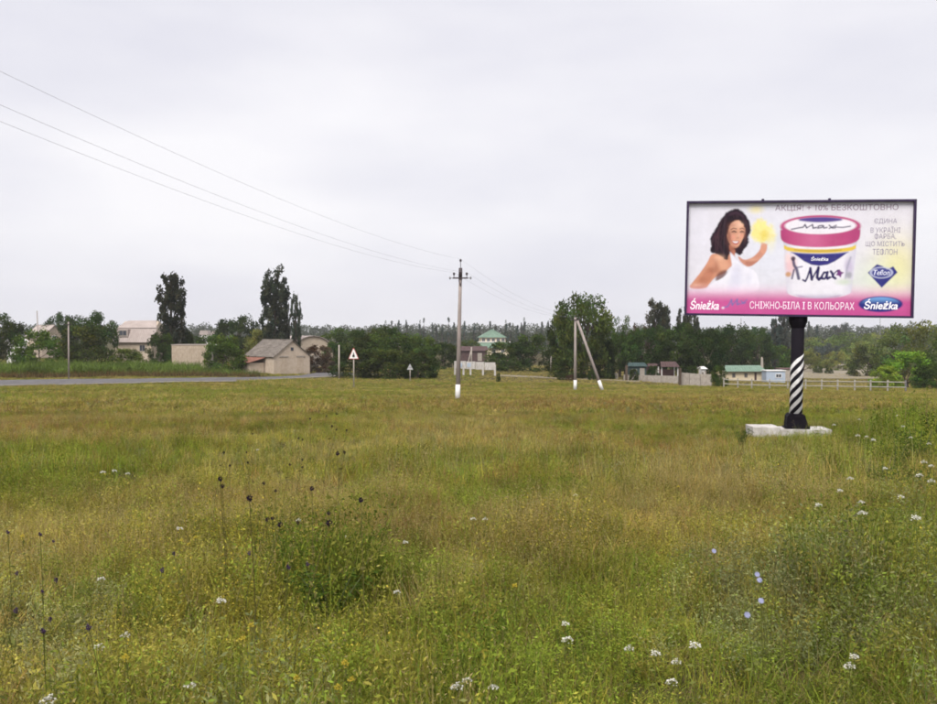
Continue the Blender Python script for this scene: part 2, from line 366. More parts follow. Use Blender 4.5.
def tree(kind, px, py_top, w_px, Y, tone, label, name=None, group=None, lean=0.0, sink=0.0):
    p = gat(px, Y); h = top_h(px, py_top, Y); w = w_px * Y / F
    i = _tc.get(kind, 0); _tc[kind] = i + 1; cr, tr = VAR[kind][i % len(VAR[kind])]
    nm = name or {'round': 'broadleaf_tree', 'bush': 'bush', 'poplar': 'poplar_tree', 'airy': 'young_tree', 'spire': 'slim_poplar_tree', 'willow': 'willow_tree'}[kind]
    t = thing(nm, label, 'bush' if nm.endswith('bush') or nm.endswith('shrub') else 'tree', (p.x, p.y, p.z - sink), 0, group)
    t.rotation_euler = (0, lean, 0)
    rz = random.uniform(0, 6.28); hh = h + sink
    for nm2, me in (('trunk', tr), ('crown', cr)):
        o = link(nm2, me, t); o.scale = (w, w, hh / 1.0); o.rotation_euler = (0, 0, rz)
        if nm2 == 'crown':
            c = [q * 1.14 for q in GREENS[tone]]; j = random.uniform(0.75, 1.25); o.color = (c[0] * j * random.uniform(.85, 1.2), c[1] * j, c[2] * j, 1)
    return t

TREES = [
 # left
 ('round', -3, 315, 44, 165, 'dark', 'dark leafy tree cut by the left edge of the photo'),
 ('bush', 37, 331, 44, 142, 'mid', 'green bush right of the small white gable at far left'),
 ('round', 58, 314, 24, 235, 'dark', 'dark rounded tree top above the beige roof at far left'),
 ('round', 76, 317, 26, 215, 'elm', 'second dark tree top, behind the thin roadside pole'),
 ('round', 99, 313, 30, 182, 'dark', 'tall dark tree touching the left end of the mansard roof'),
 ('bush', 84, 327, 48, 160, 'dark', 'wide dark bush behind the thin pole at left'),
 ('bush', 128, 349, 30, 150, 'mid', 'low green bush below the mansard roofed house'),
 ('bush', 161, 334, 26, 166, 'dark', 'dark bush at the foot of the lone left poplar'),
 ('bush', 182, 329, 22, 172, 'dark', 'dark bush right behind the left poplar, above the flat block wall'),
 ('poplar', 171.5, 274, 25, 170, 'pop', 'lone tall poplar beside the mansard roofed house'),
 ('bush', 224, 336, 38, 147, 'mid', 'green bush between flat block wall and gabled barn'),
 ('round', 237, 317, 42, 235, 'dark', 'dark round tree behind the green bush left of the barn'),
 ('bush', 205, 336, 40, 190, 'elm', 'low bushes seen over the flat block wall'),
 ('poplar', 275, 270, 25, 190, 'pop', 'tallest poplar, behind the gabled barn'),
 ('poplar', 296, 296, 10, 180, 'pop', 'thin poplar leaning left beside the tall barn poplar'),
 ('poplar', 287, 304, 6, 192, 'pop', 'short poplar shoot against the tall barn poplar'),
 ('bush', 262, 330, 36, 200, 'olive', 'olive bush just above the barn ridge'),
 ('bush', 318, 346, 30, 158, 'rust', 'brownish bush in front of the arched hangar'),
 ('bush', 333, 343, 24, 172, 'elm', 'dark bush at the right end of the arched hangar'),
 # left of the tall pole
 ('round', 344, 329, 44, 205, 'elm', 'broad tree behind the triangular sign, left end of grove'),
 ('round', 372, 328, 46, 172, 'dark', 'dark tree in the grove between both triangular signs'),
 ('round', 398, 330, 52, 152, 'elm', 'largest green tree of the grove behind the small sign'),
 ('bush', 424, 338, 34, 150, 'elm', 'right end bush of the grove left of tall pole'),
 ('bush', 358, 350, 46, 140, 'dark', 'low dark bush right behind the larger triangular sign'),
 ('bush', 390, 350, 44, 140, 'dark', 'low dark bush left of the small triangular sign'),
 ('bush', 418, 352, 34, 141, 'dark', 'low dark bush right of the small triangular sign'),
 ('bush', 444, 343, 28, 200, 'dark', 'dark bush just left of the tall pole'),
 # middle
 ('bush', 470, 341, 28, 300, 'mid', 'green bush above maroon shed right of the tall pole'),
 ('bush', 507, 342, 40, 186, 'elm', 'left half of the wide bushes below green roofed house'),
 ('bush', 530, 335, 44, 190, 'elm', 'higher bush right of green roofed house'),
 ('round', 584, 296, 53, 150, 'elm', 'biggest round tree behind the A frame pole'),
 ('round', 563, 317, 28, 156, 'dark', 'smaller dark tree at left flank of the biggest tree'),
 ('bush', 580, 345, 54, 152, 'dark', 'dark undergrowth at the foot of the biggest tree'),
 ('bush', 604, 338, 24, 154, 'dark', 'dark bush at the right flank of the biggest tree'),
 ('airy', 625, 317, 28, 168, 'elm', 'airy young tree right of the biggest tree'),
 ('airy', 640, 324, 24, 180, 'rust', 'reddish thin tree left of the twin poplars'),
 ('poplar', 655, 301, 15, 190, 'pop', 'taller of the twin poplars left of billboard'),
 ('poplar', 664, 306, 12, 195, 'pop', 'shorter of the twin poplars left of billboard'),
 ('poplar', 683, 309, 12, 210, 'pop', 'poplar under the left corner of billboard'),
 ('poplar', 694, 312, 12, 212, 'pop', 'poplar just inside the left corner of billboard'),
 ('round', 620, 334, 36, 166, 'elm', 'bushy tree above the teal kiosk'),
 ('round', 650, 328, 38, 168, 'elm', 'bushy tree above the maroon kiosk'),
 ('round', 679, 325, 42, 162, 'elm', 'dense green tree below left corner of billboard'),
 ('round', 705, 330, 40, 160, 'dark', 'dark green tree above the end of the low wall'),
 ('round', 731, 326, 44, 205, 'dark', 'dark tree above the green roofed yellow building'),
 ('round', 757, 329, 36, 225, 'dark', 'dark tree behind the small obelisk'),
 ('poplar', 775, 320, 14, 260, 'blue', 'left poplar of the pair left of billboard post'),
 ('poplar', 784, 314, 12, 262, 'blue', 'right poplar of the pair left of billboard post'),
 ('bush', 777, 346, 34, 235, 'mid', 'green bush left of the billboard post'),
 ('bush', 719.5, 366, 15, 124, 'elm', 'small round bush at the end of the low wall'),
 ('bush', 653, 366, 12, 146, 'dark', 'dark shrub hiding the maroon kiosk'),
 ('bush', 692, 366, 12, 142, 'dark', 'dark shrub in front of the cream kiosk'),
 ('bush', 634, 369, 9, 146, 'elm', 'small shrub in front of the teal kiosk'),
 # right
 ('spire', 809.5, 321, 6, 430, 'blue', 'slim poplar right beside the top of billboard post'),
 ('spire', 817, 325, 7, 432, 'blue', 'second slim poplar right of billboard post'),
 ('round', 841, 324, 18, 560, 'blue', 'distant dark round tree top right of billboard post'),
 ('willow', 803, 347, 34, 285, 'olive', 'olive tree partly behind the billboard post, left of the yard'),
 ('bush', 838, 352, 26, 300, 'olive', 'olive bush at the back of the dirt yard, below the willows'),
 ('willow', 817, 338, 40, 350, 'olive', 'pale willow just right of billboard post'),
 ('willow', 848, 333, 44, 345, 'olive', 'middle pale willow behind the dirt yard'),
 ('round', 826, 344, 24, 320, 'grey', 'grey leaved tree between the pale willows'),
 ('willow', 872, 334, 36, 335, 'olive', 'right pale willow behind the dirt yard'),
 ('bush', 868, 346, 34, 236, 'dark', 'dark tree at the right end of the dirt yard'),
 ('willow', 897, 326, 48, 200, 'olive', 'tall olive tree right of the dirt yard'),
 ('willow', 930, 321, 52, 178, 'olive', 'tallest olive tree at the right edge'),
 ('willow', 952, 330, 50, 150, 'elm', 'green tree cut by the right edge of the photo'),
 ('bush', 908, 352, 44, 130, 'bright', 'bright green bush behind the right end of white fence'),
 ('bush', 886, 366, 28, 128, 'bright', 'low bright bush behind the last fence posts'),
 ('bush', 934, 364, 34, 124, 'elm', 'dark low bush at right edge beyond the fence end'),
 ('bush', 818.5, 366, 10, 262, 'elm', 'small dark bush on the dirt yard, left one'),
 ('bush', 829, 368, 8, 258, 'dark', 'small dark bush on the dirt yard, right one'),
 ('bush', 852, 371, 10, 250, 'dark', 'small dark bush at the back of the dirt yard'),
 ('bush', 562, 373, 9, 138, 'elm', 'small green shrub left of the A frame pole'),
 ('bush', 571, 375, 10, 137, 'rust', 'small reddish shrub touching the A frame pole'),
 ('bush', 592, 369, 8, 142, 'dark', 'small dark shrub between the legs of the A frame pole'),
 ('bush', 498.5, 373, 4, 128, 'dark', 'tiny dark shrub right of the white parapet'),
]
for k in TREES: tree(*k)
# the row of slim poplars far behind, each one
ORD = 'first second third fourth fifth sixth seventh eighth ninth tenth eleventh twelfth thirteenth fourteenth fifteenth sixteenth seventeenth eighteenth nineteenth twentieth twenty-first twenty-second twenty-third twenty-fourth twenty-fifth twenty-sixth twenty-seventh twenty-eighth twenty-ninth thirtieth thirty-first thirty-second thirty-third thirty-fourth thirty-fifth thirty-sixth'.split()
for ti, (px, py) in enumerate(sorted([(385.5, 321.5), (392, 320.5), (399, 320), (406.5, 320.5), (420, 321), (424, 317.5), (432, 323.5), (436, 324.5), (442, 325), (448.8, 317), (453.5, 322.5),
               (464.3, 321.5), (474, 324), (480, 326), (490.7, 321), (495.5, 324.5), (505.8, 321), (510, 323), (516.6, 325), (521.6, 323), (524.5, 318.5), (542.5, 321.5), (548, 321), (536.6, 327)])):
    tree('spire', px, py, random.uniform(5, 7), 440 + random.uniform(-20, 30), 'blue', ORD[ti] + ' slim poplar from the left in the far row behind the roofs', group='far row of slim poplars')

# far woods: reads as one mass
def far_woods():
    g = np.random.default_rng(5); Ps = []; Ss = []; Cs = []
    def put(px, Y, topy, w, nl, tone, size):
        x = (px - CX) / F * Y; z0 = gz(x, Y); zt = at(px, topy, Y).z; h = max(3.0, zt - z0)
        d = g.normal(size=(nl, 3)); d /= np.linalg.norm(d, axis=1)[:, None]; r = g.uniform(0.2, 1, nl) ** 0.45
        P = np.stack([x + d[:, 0] * r * w, Y + d[:, 1] * r * w, z0 + h * 0.52 + d[:, 2] * r * h * 0.48], 1)
        Ps.append(P); Ss.append(np.full(nl, size)); Cs.append(np.tile(np.array(tone) * g.uniform(.75, 1.25), (nl, 1)))
    for px in np.arange(-120, 1060, 5.5):
        for Y, base in ((480, 332.5), (620, 329.5), (820, 327.0), (1150, 325.5)):
            q = px + g.uniform(-4, 4)
            if Y == 480 and (q < 370 or g.random() < 0.25): continue
            if Y == 620 and q < 330 and g.random() < 0.5: continue
            ty = base + g.normal(0, 1.3) + (fbm(np.array(q * 0.02), np.array(Y * 0.1), 9, 3) - 0.5) * 6
            put(q, Y, float(ty), Y / F * g.uniform(4.5, 7.5), 130, (0.055, 0.072, 0.034), Y * 0.0011)
    P = np.concatenate(Ps); S = np.concatenate(Ss); C = np.concatenate(Cs)
    V, Q = quads(P, S, g); col = np.repeat(np.concatenate([C, np.ones((len(C), 1))], 1), 4, 0)
    tag(link('far_woodland', np_mesh('far_woodland', V, [Q], M_LEAF, col)), 'hazy far woodland along the whole horizon', 'woodland', kind='stuff')
far_woods()

# ------------------------------------------------------------------ buildings
def corrugated(b, p0, p1, p2, p3, thick=0.05, ribs=30, amp=0.03):
    """roof sheet from eave p0-p1 up to ridge p3-p2, ribs running down the slope"""
    p0, p1, p2, p3 = map(Vector, (p0, p1, p2, p3)); n = (p1 - p0).cross(p3 - p0).normalized()
    if n.z < 0: n = -n
    vs_ = []; k = ribs * 2
    for i in range(k + 1):
        t = i / k; a = amp * (1 if i % 2 else -1)
        for q in (p0.lerp(p1, t), p3.lerp(p2, t)): vs_ += [q + n * (a + thick), q + n * (a)]
    fs = []
    for i in range(k):
        o = i * 4; fs += [(o, o + 4, o + 6, o + 2), (o + 1, o + 3, o + 7, o + 5), (o, o + 1, o + 5, o + 4), (o + 2, o + 6, o + 7, o + 3)]
    fs += [(0, 2, 3, 1), (k * 4, k * 4 + 1, k * 4 + 3, k * 4 + 2)]
    b.add(vs_, fs)
def window(parent, x, y, z, w, h, face='front', m_frame=None, name='window'):
    """framed window on a wall lying along x (front/back) or along y (side)"""
    fr = MB(); t = 0.09
    f = (lambda u, v, d: (x + u, y + d, z + v)) if face == 'front' else (lambda u, v, d: (x + d, y + u, z + v))
    sz = (lambda a, c, d: (a, d, c)) if face == 'front' else (lambda a, c, d: (d, a, c))
    for u, v, a, c in ((-w / 2, 0, t, h), (w / 2, 0, t, h), (0, h / 2, w - t, t), (0, -h / 2, w - t, t), (0, 0, t * .7, h - t)):
        fr.box(f(u, v, 0), sz(a, c, 0.10))
    o = fr.build(name, m_frame or M_SIGNW, parent)
    MB().box(f(0, 0, 0), sz(w - t, h - t, 0.03)).build('pane', M_GLASS, o); return o
def gable_house(name, label, loc, rz, w, l, hw, hr, m_wall, m_roof, over=0.35, cat='house'):
    """gable ends face local -y/+y, ridge along y; origin at the front gable's middle"""
    t = thing(name, label, cat, loc, rz)
    MB().prism([(-w / 2, -1.2), (w / 2, -1.2), (w / 2, hw), (0, hr), (-w / 2, hw)], 0, l).build('wall', m_wall, t)
    s = (hr - hw) / (w / 2); rf = MB(); e = over
    for sg in (-1, 1):
        corrugated(rf, (sg * (w / 2 + e), -e, hw - s * e + 0.03), (sg * (w / 2 + e), l + e, hw - s * e + 0.03), (0, l + e, hr + 0.03), (0, -e, hr + 0.03), ribs=int(l * 2.2))
    r = rf.build('roof', m_roof, t)
    MB().tube([(0, -e, hr + 0.10), (0, l + e, hr + 0.10)], 0.09, 8).build('ridge_cap', m_roof, r)
    return t

# gabled barn
def barn():
    Y = 148; p = gat(292, Y); rz = R(40)
    t = gable_house('gabled_barn', 'cream gabled barn with weathered ribbed roof beyond the road', p, rz, 6.4, 9.6, top_h(292, 356, Y), top_h(292, 340.5, Y), M_PLASTER, M_SLATE_DK, 0.25, 'barn')
    hw = top_h(292, 356, Y)
    for x in (-1.45, 1.5):                         # bricked-up doorways with grey lintels
        o = MB().box((x, -0.012, hw * 0.5), (1.15, 0.06, hw * 0.9)).build('blocked_doorway', M_BLOCK, t)
        MB().box((x, -0.05, hw * 0.5 + hw * 0.45 + 0.09), (1.5, 0.12, 0.18)).build('lintel', M_TRIM, o)
    MB().box((0, -0.02, hw + 1.1), (0.45, 0.08, 0.5)).build('attic_vent', M_GLASS, t)
    ln = MB(); x0 = -3.2
    corrugated(ln, (x0 - 3.0, 2.5, hw - 1.0), (x0 - 3.0, 9.4, hw - 1.0), (x0 - 0.1, 9.4, hw - 0.25), (x0 - 0.1, 2.5, hw - 0.25), ribs=14)
    a = ln.build('lean_to_roof', M_ORANGE, t)
    MB().box((x0 - 1.4, 6, (hw - 1.0) / 2 - 0.65), (2.5, 6.2, hw + 0.2)).build('lean_to_wall', M_PLASTER, t)
barn()
# arched hangar behind the barn
def hangar():
    Y = 196; p = gat(313, Y); t = thing('arched_hangar', 'pale arched hangar behind the brownish bush right of barn', 'hangar', p, R(28))
    h = top_h(318, 336.5, Y); w = 8.6; n = 14
    arc = [(-w / 2 * math.cos(math.pi * i / n), h * (0.45 + 0.55 * math.sin(math.pi * i / n))) for i in range(n + 1)]
    MB().prism([(-w / 2, -1.5)] + arc + [(w / 2, -1.5)], 0, 14).build('wall', M_PLASTER, t)
    b = MB(); o2 = [(x * 1.03, z + 0.14) for x, z in arc]; o1 = [(x * 1.012, z + 0.05) for x, z in arc]
    b.prism(o2 + o1[::-1], -0.4, 14.4); b.build('roof', M_SLATE2, t)
    MB().box((0, -0.03, 1.1), (2.8, 0.08, 2.6)).build('gate', M_TRIM, t)
hangar()
# flat-topped block wall building
def block_shed():
    Y = 152; a, b_ = at(172, 345, Y), at(207, 345, Y); p = gat(189.5, Y); h = a.z - p.z; w = b_.x - a.x
    t = thing('block_shed', 'flat topped shed of pinkish stone blocks near the cornfield', 'shed', p, R(4))
    nx, nz = 8, 6; g = random.Random(3); me = {}
    MB().box((0, 2.5, h / 2 - 0.6), (w - 0.05, 4.9, h + 1.15)).build('core', M_TRIM, t)
    cw, ch = w / nx, h / nz
    for j in range(nz):
        for i in range(nx + 1):
            off = 0.5 if j % 2 else 0.0
            x0, x1 = max(0, (i - off)) * cw, min(nx, i + 1 - off) * cw
            if x1 - x0 < 0.1: continue
            MB().box(((x0 + x1) / 2 - w / 2, 0.02 - g.uniform(0, .015), (j + .5) * ch), (x1 - x0 - .025, 0.18, ch - .025)).build('stone_block', M_BLOCK, t)
    MB().box((0, 2.5, h + 0.04), (w + 0.2, 5.3, 0.1)).build('flat_roof', M_SLATE, t)
block_shed()
# mansard house
def mansard():
    Y = 188; p = gat(133, Y); k = Y / F; t = thing('mansard_house', 'house with broad pale beige mansard roof at left', 'house', p, R(-14))
    hr, he, hb = top_h(133, 320.5, Y), top_h(133, 328, Y), top_h(133, 341.5, Y); w = 8.8; D = 6.5
    MB().box((0, D / 2, hb / 2 - 0.6), (w - 0.6, D - 0.4, hb + 1.2)).build('wall', M_PLASTER, t)
    # knee wall inside the roof so the gable ends are closed
    MB().add([(-w/2+.1, .1, hb), (-w/2+.1, D-.1, hb), (-w/2+.1, D-1.3, he), (-w/2+.5, D/2, hr-.1), (-w/2+.1, 1.3, he),
              (w/2-.1, .1, hb), (w/2-.1, D-.1, hb), (w/2-.1, D-1.3, he), (w/2-.5, D/2, hr-.1), (w/2-.1, 1.3, he)],
             [(0, 1, 2, 3, 4), (5, 9, 8, 7, 6), (0, 4, 9, 5), (1, 6, 7, 2), (2, 7, 8, 3), (3, 8, 9, 4), (0, 5, 6, 1)]).build('gable_wall', M_PLASTER, t)
    r = MB(); e = 0.3
    corrugated(r, (-w/2-e, -0.3, hb-.2), (w/2+e, -0.3, hb-.2), (w/2+e, 1.2, he), (-w/2-e, 1.2, he), ribs=22)
    corrugated(r, (-w/2-e, D+.3, hb-.2), (w/2+e, D+.3, hb-.2), (w/2+e, D-1.2, he), (-w/2-e, D-1.2, he), ribs=22)
    corrugated(r, (-w/2-e, 1.0, he+.0), (w/2+e, 1.0, he+.0), (w/2-1.2, D/2, hr), (-w/2+1.2, D/2, hr), ribs=22)
    corrugated(r, (-w/2-e, D-1.0, he+.0), (w/2+e, D-1.0, he+.0), (w/2-1.2, D/2, hr), (-w/2+1.2, D/2, hr), ribs=22)
    r.build('roof', M_SLATE2, t)
    d = thing('x', None, None) if False else None
    dm = MB().box((-2.3, 0.75, he - 1.0), (2.2, 1.4, 1.5)).build('dormer', M_SLATE2, t)
    window(t, -2.3, 0.03, he - 1.0, 1.7, 1.0, m_frame=M_TRIM)
    window(t, 2.0, 0.16, hb - 1.3, 1.2, 1.2, m_frame=M_TRIM)
mansard()
# beige-roofed house and small white gable at far left
def left_houses():
    Y = 232; p = gat(54, Y); t = gable_house('beige_house', 'beige gabled house half hidden by bushes at far left', p, R(52), 6.0, 8, top_h(54, 336, Y), top_h(54, 325.5, Y), M_PLASTER, M_SLATE2)
    window(t, 0, -0.03, top_h(54, 338, Y), 1.0, 1.1)
    Y = 176; p = gat(14, Y); t = gable_house('white_hut', 'small white gabled hut between dark tree and green bush', p, R(10), 2.5, 4, top_h(14, 341, Y), top_h(14, 336.5, Y), M_WHITEWASH, M_SIGNW, 0.3, 'hut')
    window(t, 0, -0.03, top_h(14, 344, Y), 0.6, 0.6)
    for i, (px, py, wpx, lab) in enumerate(((204, 330.5, 9, 'left of two far white barns seen past the lone poplar'), (214, 331, 5, 'right of two far white barns seen past the lone poplar'))):
        Y = 560; p = gat(px, Y); w = wpx * Y / F; h = top_h(px, py, Y)
        t = thing('far_barn', lab, 'barn', p, 0, 'far white barns')
        MB().box((0, 3, h * .35), (w, 6, h * .7)).build('wall', M_WHITEWASH, t)
        MB().prism([(-w / 2 - .3, h * .7), (w / 2 + .3, h * .7), (w / 2 - .6, h), (-w / 2 + .6, h)], -0.4, 6.4).build('roof', M_SLATE2, t)
left_houses()
# two-storey house with green tiered roof
def green_house():
    Y = 330; k = Y / F; p = gat(494, Y); t = thing('green_roof_house', 'two storey cream house with tiered green hip roof', 'house', p, R(6))
    z = lambda py: top_h(494, py, Y)
    wu, wl = 26 * k, 33 * k; du, dl = 8, 11
    MB().box((0, dl / 2, (z(348) - 1.2) / 2), (wl - 0.6, dl - .6, z(348) + 1.2)).build('lower_wall', M_YELLOW, t)
    MB().box((0, dl / 2, (z(337.5) + z(343)) / 2), (wu - 0.6, du - .6, z(337.5) - z(343))).build('upper_wall', M_YELLOW, t)
    def hip(zb, zt, w0, d0, w1, d1, name):
        c = dl / 2; v = [(-w0/2, c-d0/2, zb), (w0/2, c-d0/2, zb), (w0/2, c+d0/2, zb), (-w0/2, c+d0/2, zb), (-w1/2, c-d1/2, zt), (w1/2, c-d1/2, zt), (w1/2, c+d1/2, zt), (-w1/2, c+d1/2, zt)]
        b = MB().add(v, [(3, 2, 1, 0), (4, 5, 6, 7), (0, 1, 5, 4), (1, 2, 6, 5), (2, 3, 7, 6), (3, 0, 4, 7)])
        for i in range(12):                       # standing seams on the front slope
            f = (i + .5) / 12; b.tube([(-w0/2 + w0*f, c-d0/2, zb+.04), (-w1/2 + w1*f, c-d1/2, zt+.04)], 0.06, 4)
        return b.build(name, M_GREENROOF, t)
    hip(z(348), z(342.5), wl + .8, dl + .8, wu, du, 'lower_roof'); hip(z(337.5), z(329.5), wu + .6, du + .6, 0.8, 0.8, 'upper_roof')
    MB().box((0, dl / 2 - du / 2 - .1, z(342)), (wl + .9, 0.3, 0.22)).build('cornice', M_SIGNW, t)
    for i in range(5): window(t, (-2 + i) * 1.75, (dl - du) / 2 + .27, z(340), 1.1, 1.15)
    for i in range(3): window(t, (-1 + i) * 3.2, 0.27, z(351), 1.2, 1.2)
green_house()
def maroon_shed():
    Y = 262; p = gat(474, Y); k = Y / F; z = lambda py: top_h(474, py, Y)
    t = thing('maroon_shed', 'long maroon shed below the green roofed house', 'shed', p, R(3)); w = 28 * k
    MB().box((0, 2, (z(351) - 1) / 2), (w - .4, 4, z(351) + 1)).build('wall', M_REDROOF, t)
    r = MB(); corrugated(r, (-w/2, -.4, z(351)), (w/2, -.4, z(351)), (w/2, 3.0, z(346.5)), (-w/2, 3.0, z(346.5)), ribs=20); r.build('roof', M_REDROOF, t)
    MB().box((1.6, -0.03, z(357)), (1.2, 0.08, 2.2)).build('door', M_TRIM, t)
maroon_shed()
# white roadside parapet right of the tall pole
def parapet():
    Y = 156; t = thing('white_parapet', 'white painted concrete parapet right behind the tall pole', 'parapet', gat(475, Y), 0); x0 = gat(475, Y).x; z0 = gat(475, Y).z
    zt, zb = top_h(475, 361, Y), top_h(475, 368.5, Y)
    for px in (455, 463.5, 470.5, 483, 495):
        x = (px - CX) / F * Y - x0; MB().box((x, 0, zb * .5 + .1), (0.30, 0.30, zb + .9)).build('post', M_OLDWHITE, t)
    pxs = (454, 466, 475.5, 484.5, 495.5)
    for i in range(4):
        a, b_ = [(q - CX) / F * Y - x0 for q in pxs[i:i + 2]]
        MB().box(((a + b_) / 2, 0.02, (zt + zb) / 2 - 0.08 * i), (b_ - a - .06, 0.24, zt - zb)).build('panel', M_OLDWHITE, t)
    for q in (460.5, 469): MB().box(((q - CX) / F * Y - x0, -0.13, (zt + zb) / 2 - .05), (0.6, 0.05, 0.7)).build('blue_patch', M_BLUE, t)
parapet()
# concrete wall and kiosks under the trees
def low_wall():
    t = thing('low_concrete_wall', 'low pale concrete panel wall under the trees right of A frame pole', 'wall', gat(655, 134), 0); o = t.location
    pts = [(590, 158, 372.5), (604, 156, 372.5), (618, 154, 373), (624, 150, 374.5), (636, 147, 375), (648, 144, 375.3), (662, 141, 375.6), (678, 138, 376), (680, 131, 372.5), (690, 129.5, 373.3), (701, 128, 374), (712, 126.5, 374.5)]
    for i in range(len(pts) - 1):
        if i in (2, 7): continue
        a, b_ = gat(pts[i][0], pts[i][1]), gat(pts[i + 1][0], pts[i + 1][1]); d = b_ - a; d.z = 0
        ha = top_h(pts[i][0], pts[i][2], pts[i][1]); n = Vector((-d.y, d.x, 0)).normalized() * 0.09
        hb = top_h(pts[i + 1][0], pts[i + 1][2], pts[i + 1][1]); g_ = d.normalized() * 0.05; a += g_; b_ -= g_
        v = [a - n - o, b_ - n - o, b_ + n - o, a + n - o]
        lo = [q + Vector((0, 0, -0.6)) for q in v]; hi = [v[0] + Vector((0, 0, ha)), v[1] + Vector((0, 0, hb)), v[2] + Vector((0, 0, hb)), v[3] + Vector((0, 0, ha))]
        MB().add(lo + hi, [(3, 2, 1, 0), (4, 5, 6, 7), (0, 1, 5, 4), (1, 2, 6, 5), (2, 3, 7, 6), (3, 0, 4, 7)]).build('wall_panel', M_CONC, t)
    for px, Y in ((626.5, 145), (680, 130)):
        q = gat(px, Y) - o; MB().box((q.x, q.y, q.z + 0.9), (0.35, 0.35, 3.0)).build('dark_post', M_BARK, t)
low_wall()
def kiosk(px0, px1, pyt, pye, Y, m_wall, m_roof, name, label, posts=False, cat='kiosk', open_=False):
    a, b_ = at(px0, pye, Y), at(px1, pye, Y); px = (px0 + px1) / 2; p = gat(px, Y); w = b_.x - a.x; he, ht = top_h(px, pye, Y), top_h(px, pyt, Y); d = 2.6
    t = thing(name, label, cat, p, R(random.uniform(-4, 4)))
    if not open_:
        MB().box((0, d / 2, he / 2 - .4), (w - .3, d, he + .8)).build('wall', m_wall, t)
        window(t, -w * .18, -0.02, he * .6, min(0.9, w * .3), 0.8, m_frame=M_TRIM); MB().box((w * .25, -0.02, he * .45), (min(.8, w * .25), 0.08, he * .85)).build('door', M_TRIM, t)
    else:
        for x in (-w/2 + .15, w/2 - .15):
            for y in (0.1, d - .1): MB().box((x, y, he / 2 - .3), (0.12, 0.12, he + .6)).build('post', M_SIGNW, t)
        MB().box((0, d - .1, he * .45), (w - .4, 0.08, he * .7)).build('back_board', m_wall, t)
        MB().box((0, d * .5, 0.75), (w * .6, 0.9, 0.08)).build('table_top', m_wall, t)
    r = MB(); corrugated(r, (-w/2 - .1, -.3, he), (w/2 + .1, -.3, he), (w/2 - .2, d / 2, ht), (-w/2 + .2, d / 2, ht), ribs=8); corrugated(r, (-w/2 - .1, d + .3, he), (w/2 + .1, d + .3, he), (w/2 - .2, d / 2, ht), (-w/2 + .2, d / 2, ht), ribs=8)
    r.build('roof', m_roof, t); return t
kiosk(628, 647, 363, 366.5, 156, M_TEAL, M_TEAL, 'teal_kiosk', 'teal kiosk behind the low wall under the trees')
kiosk(648, 660, 364, 366.5, 158, M_REDROOF, M_REDROOF, 'maroon_kiosk', 'dark maroon kiosk right of the teal kiosk')
kiosk(661, 679, 362, 367, 152, M_PINK, M_REDROOF, 'open_pavilion', 'faded red open pavilion with white posts behind low wall', open_=True, cat='pavilion')
kiosk(687, 698, 363, 366.5, 162, M_PLASTER, M_REDROOF, 'cream_kiosk', 'cream kiosk left of the small white hut by the wall')
kiosk(701, 707, 367, 369, 150, M_WHITEWASH, M_SIGNW, 'white_booth', 'small white booth behind the right end of low wall', cat='booth')
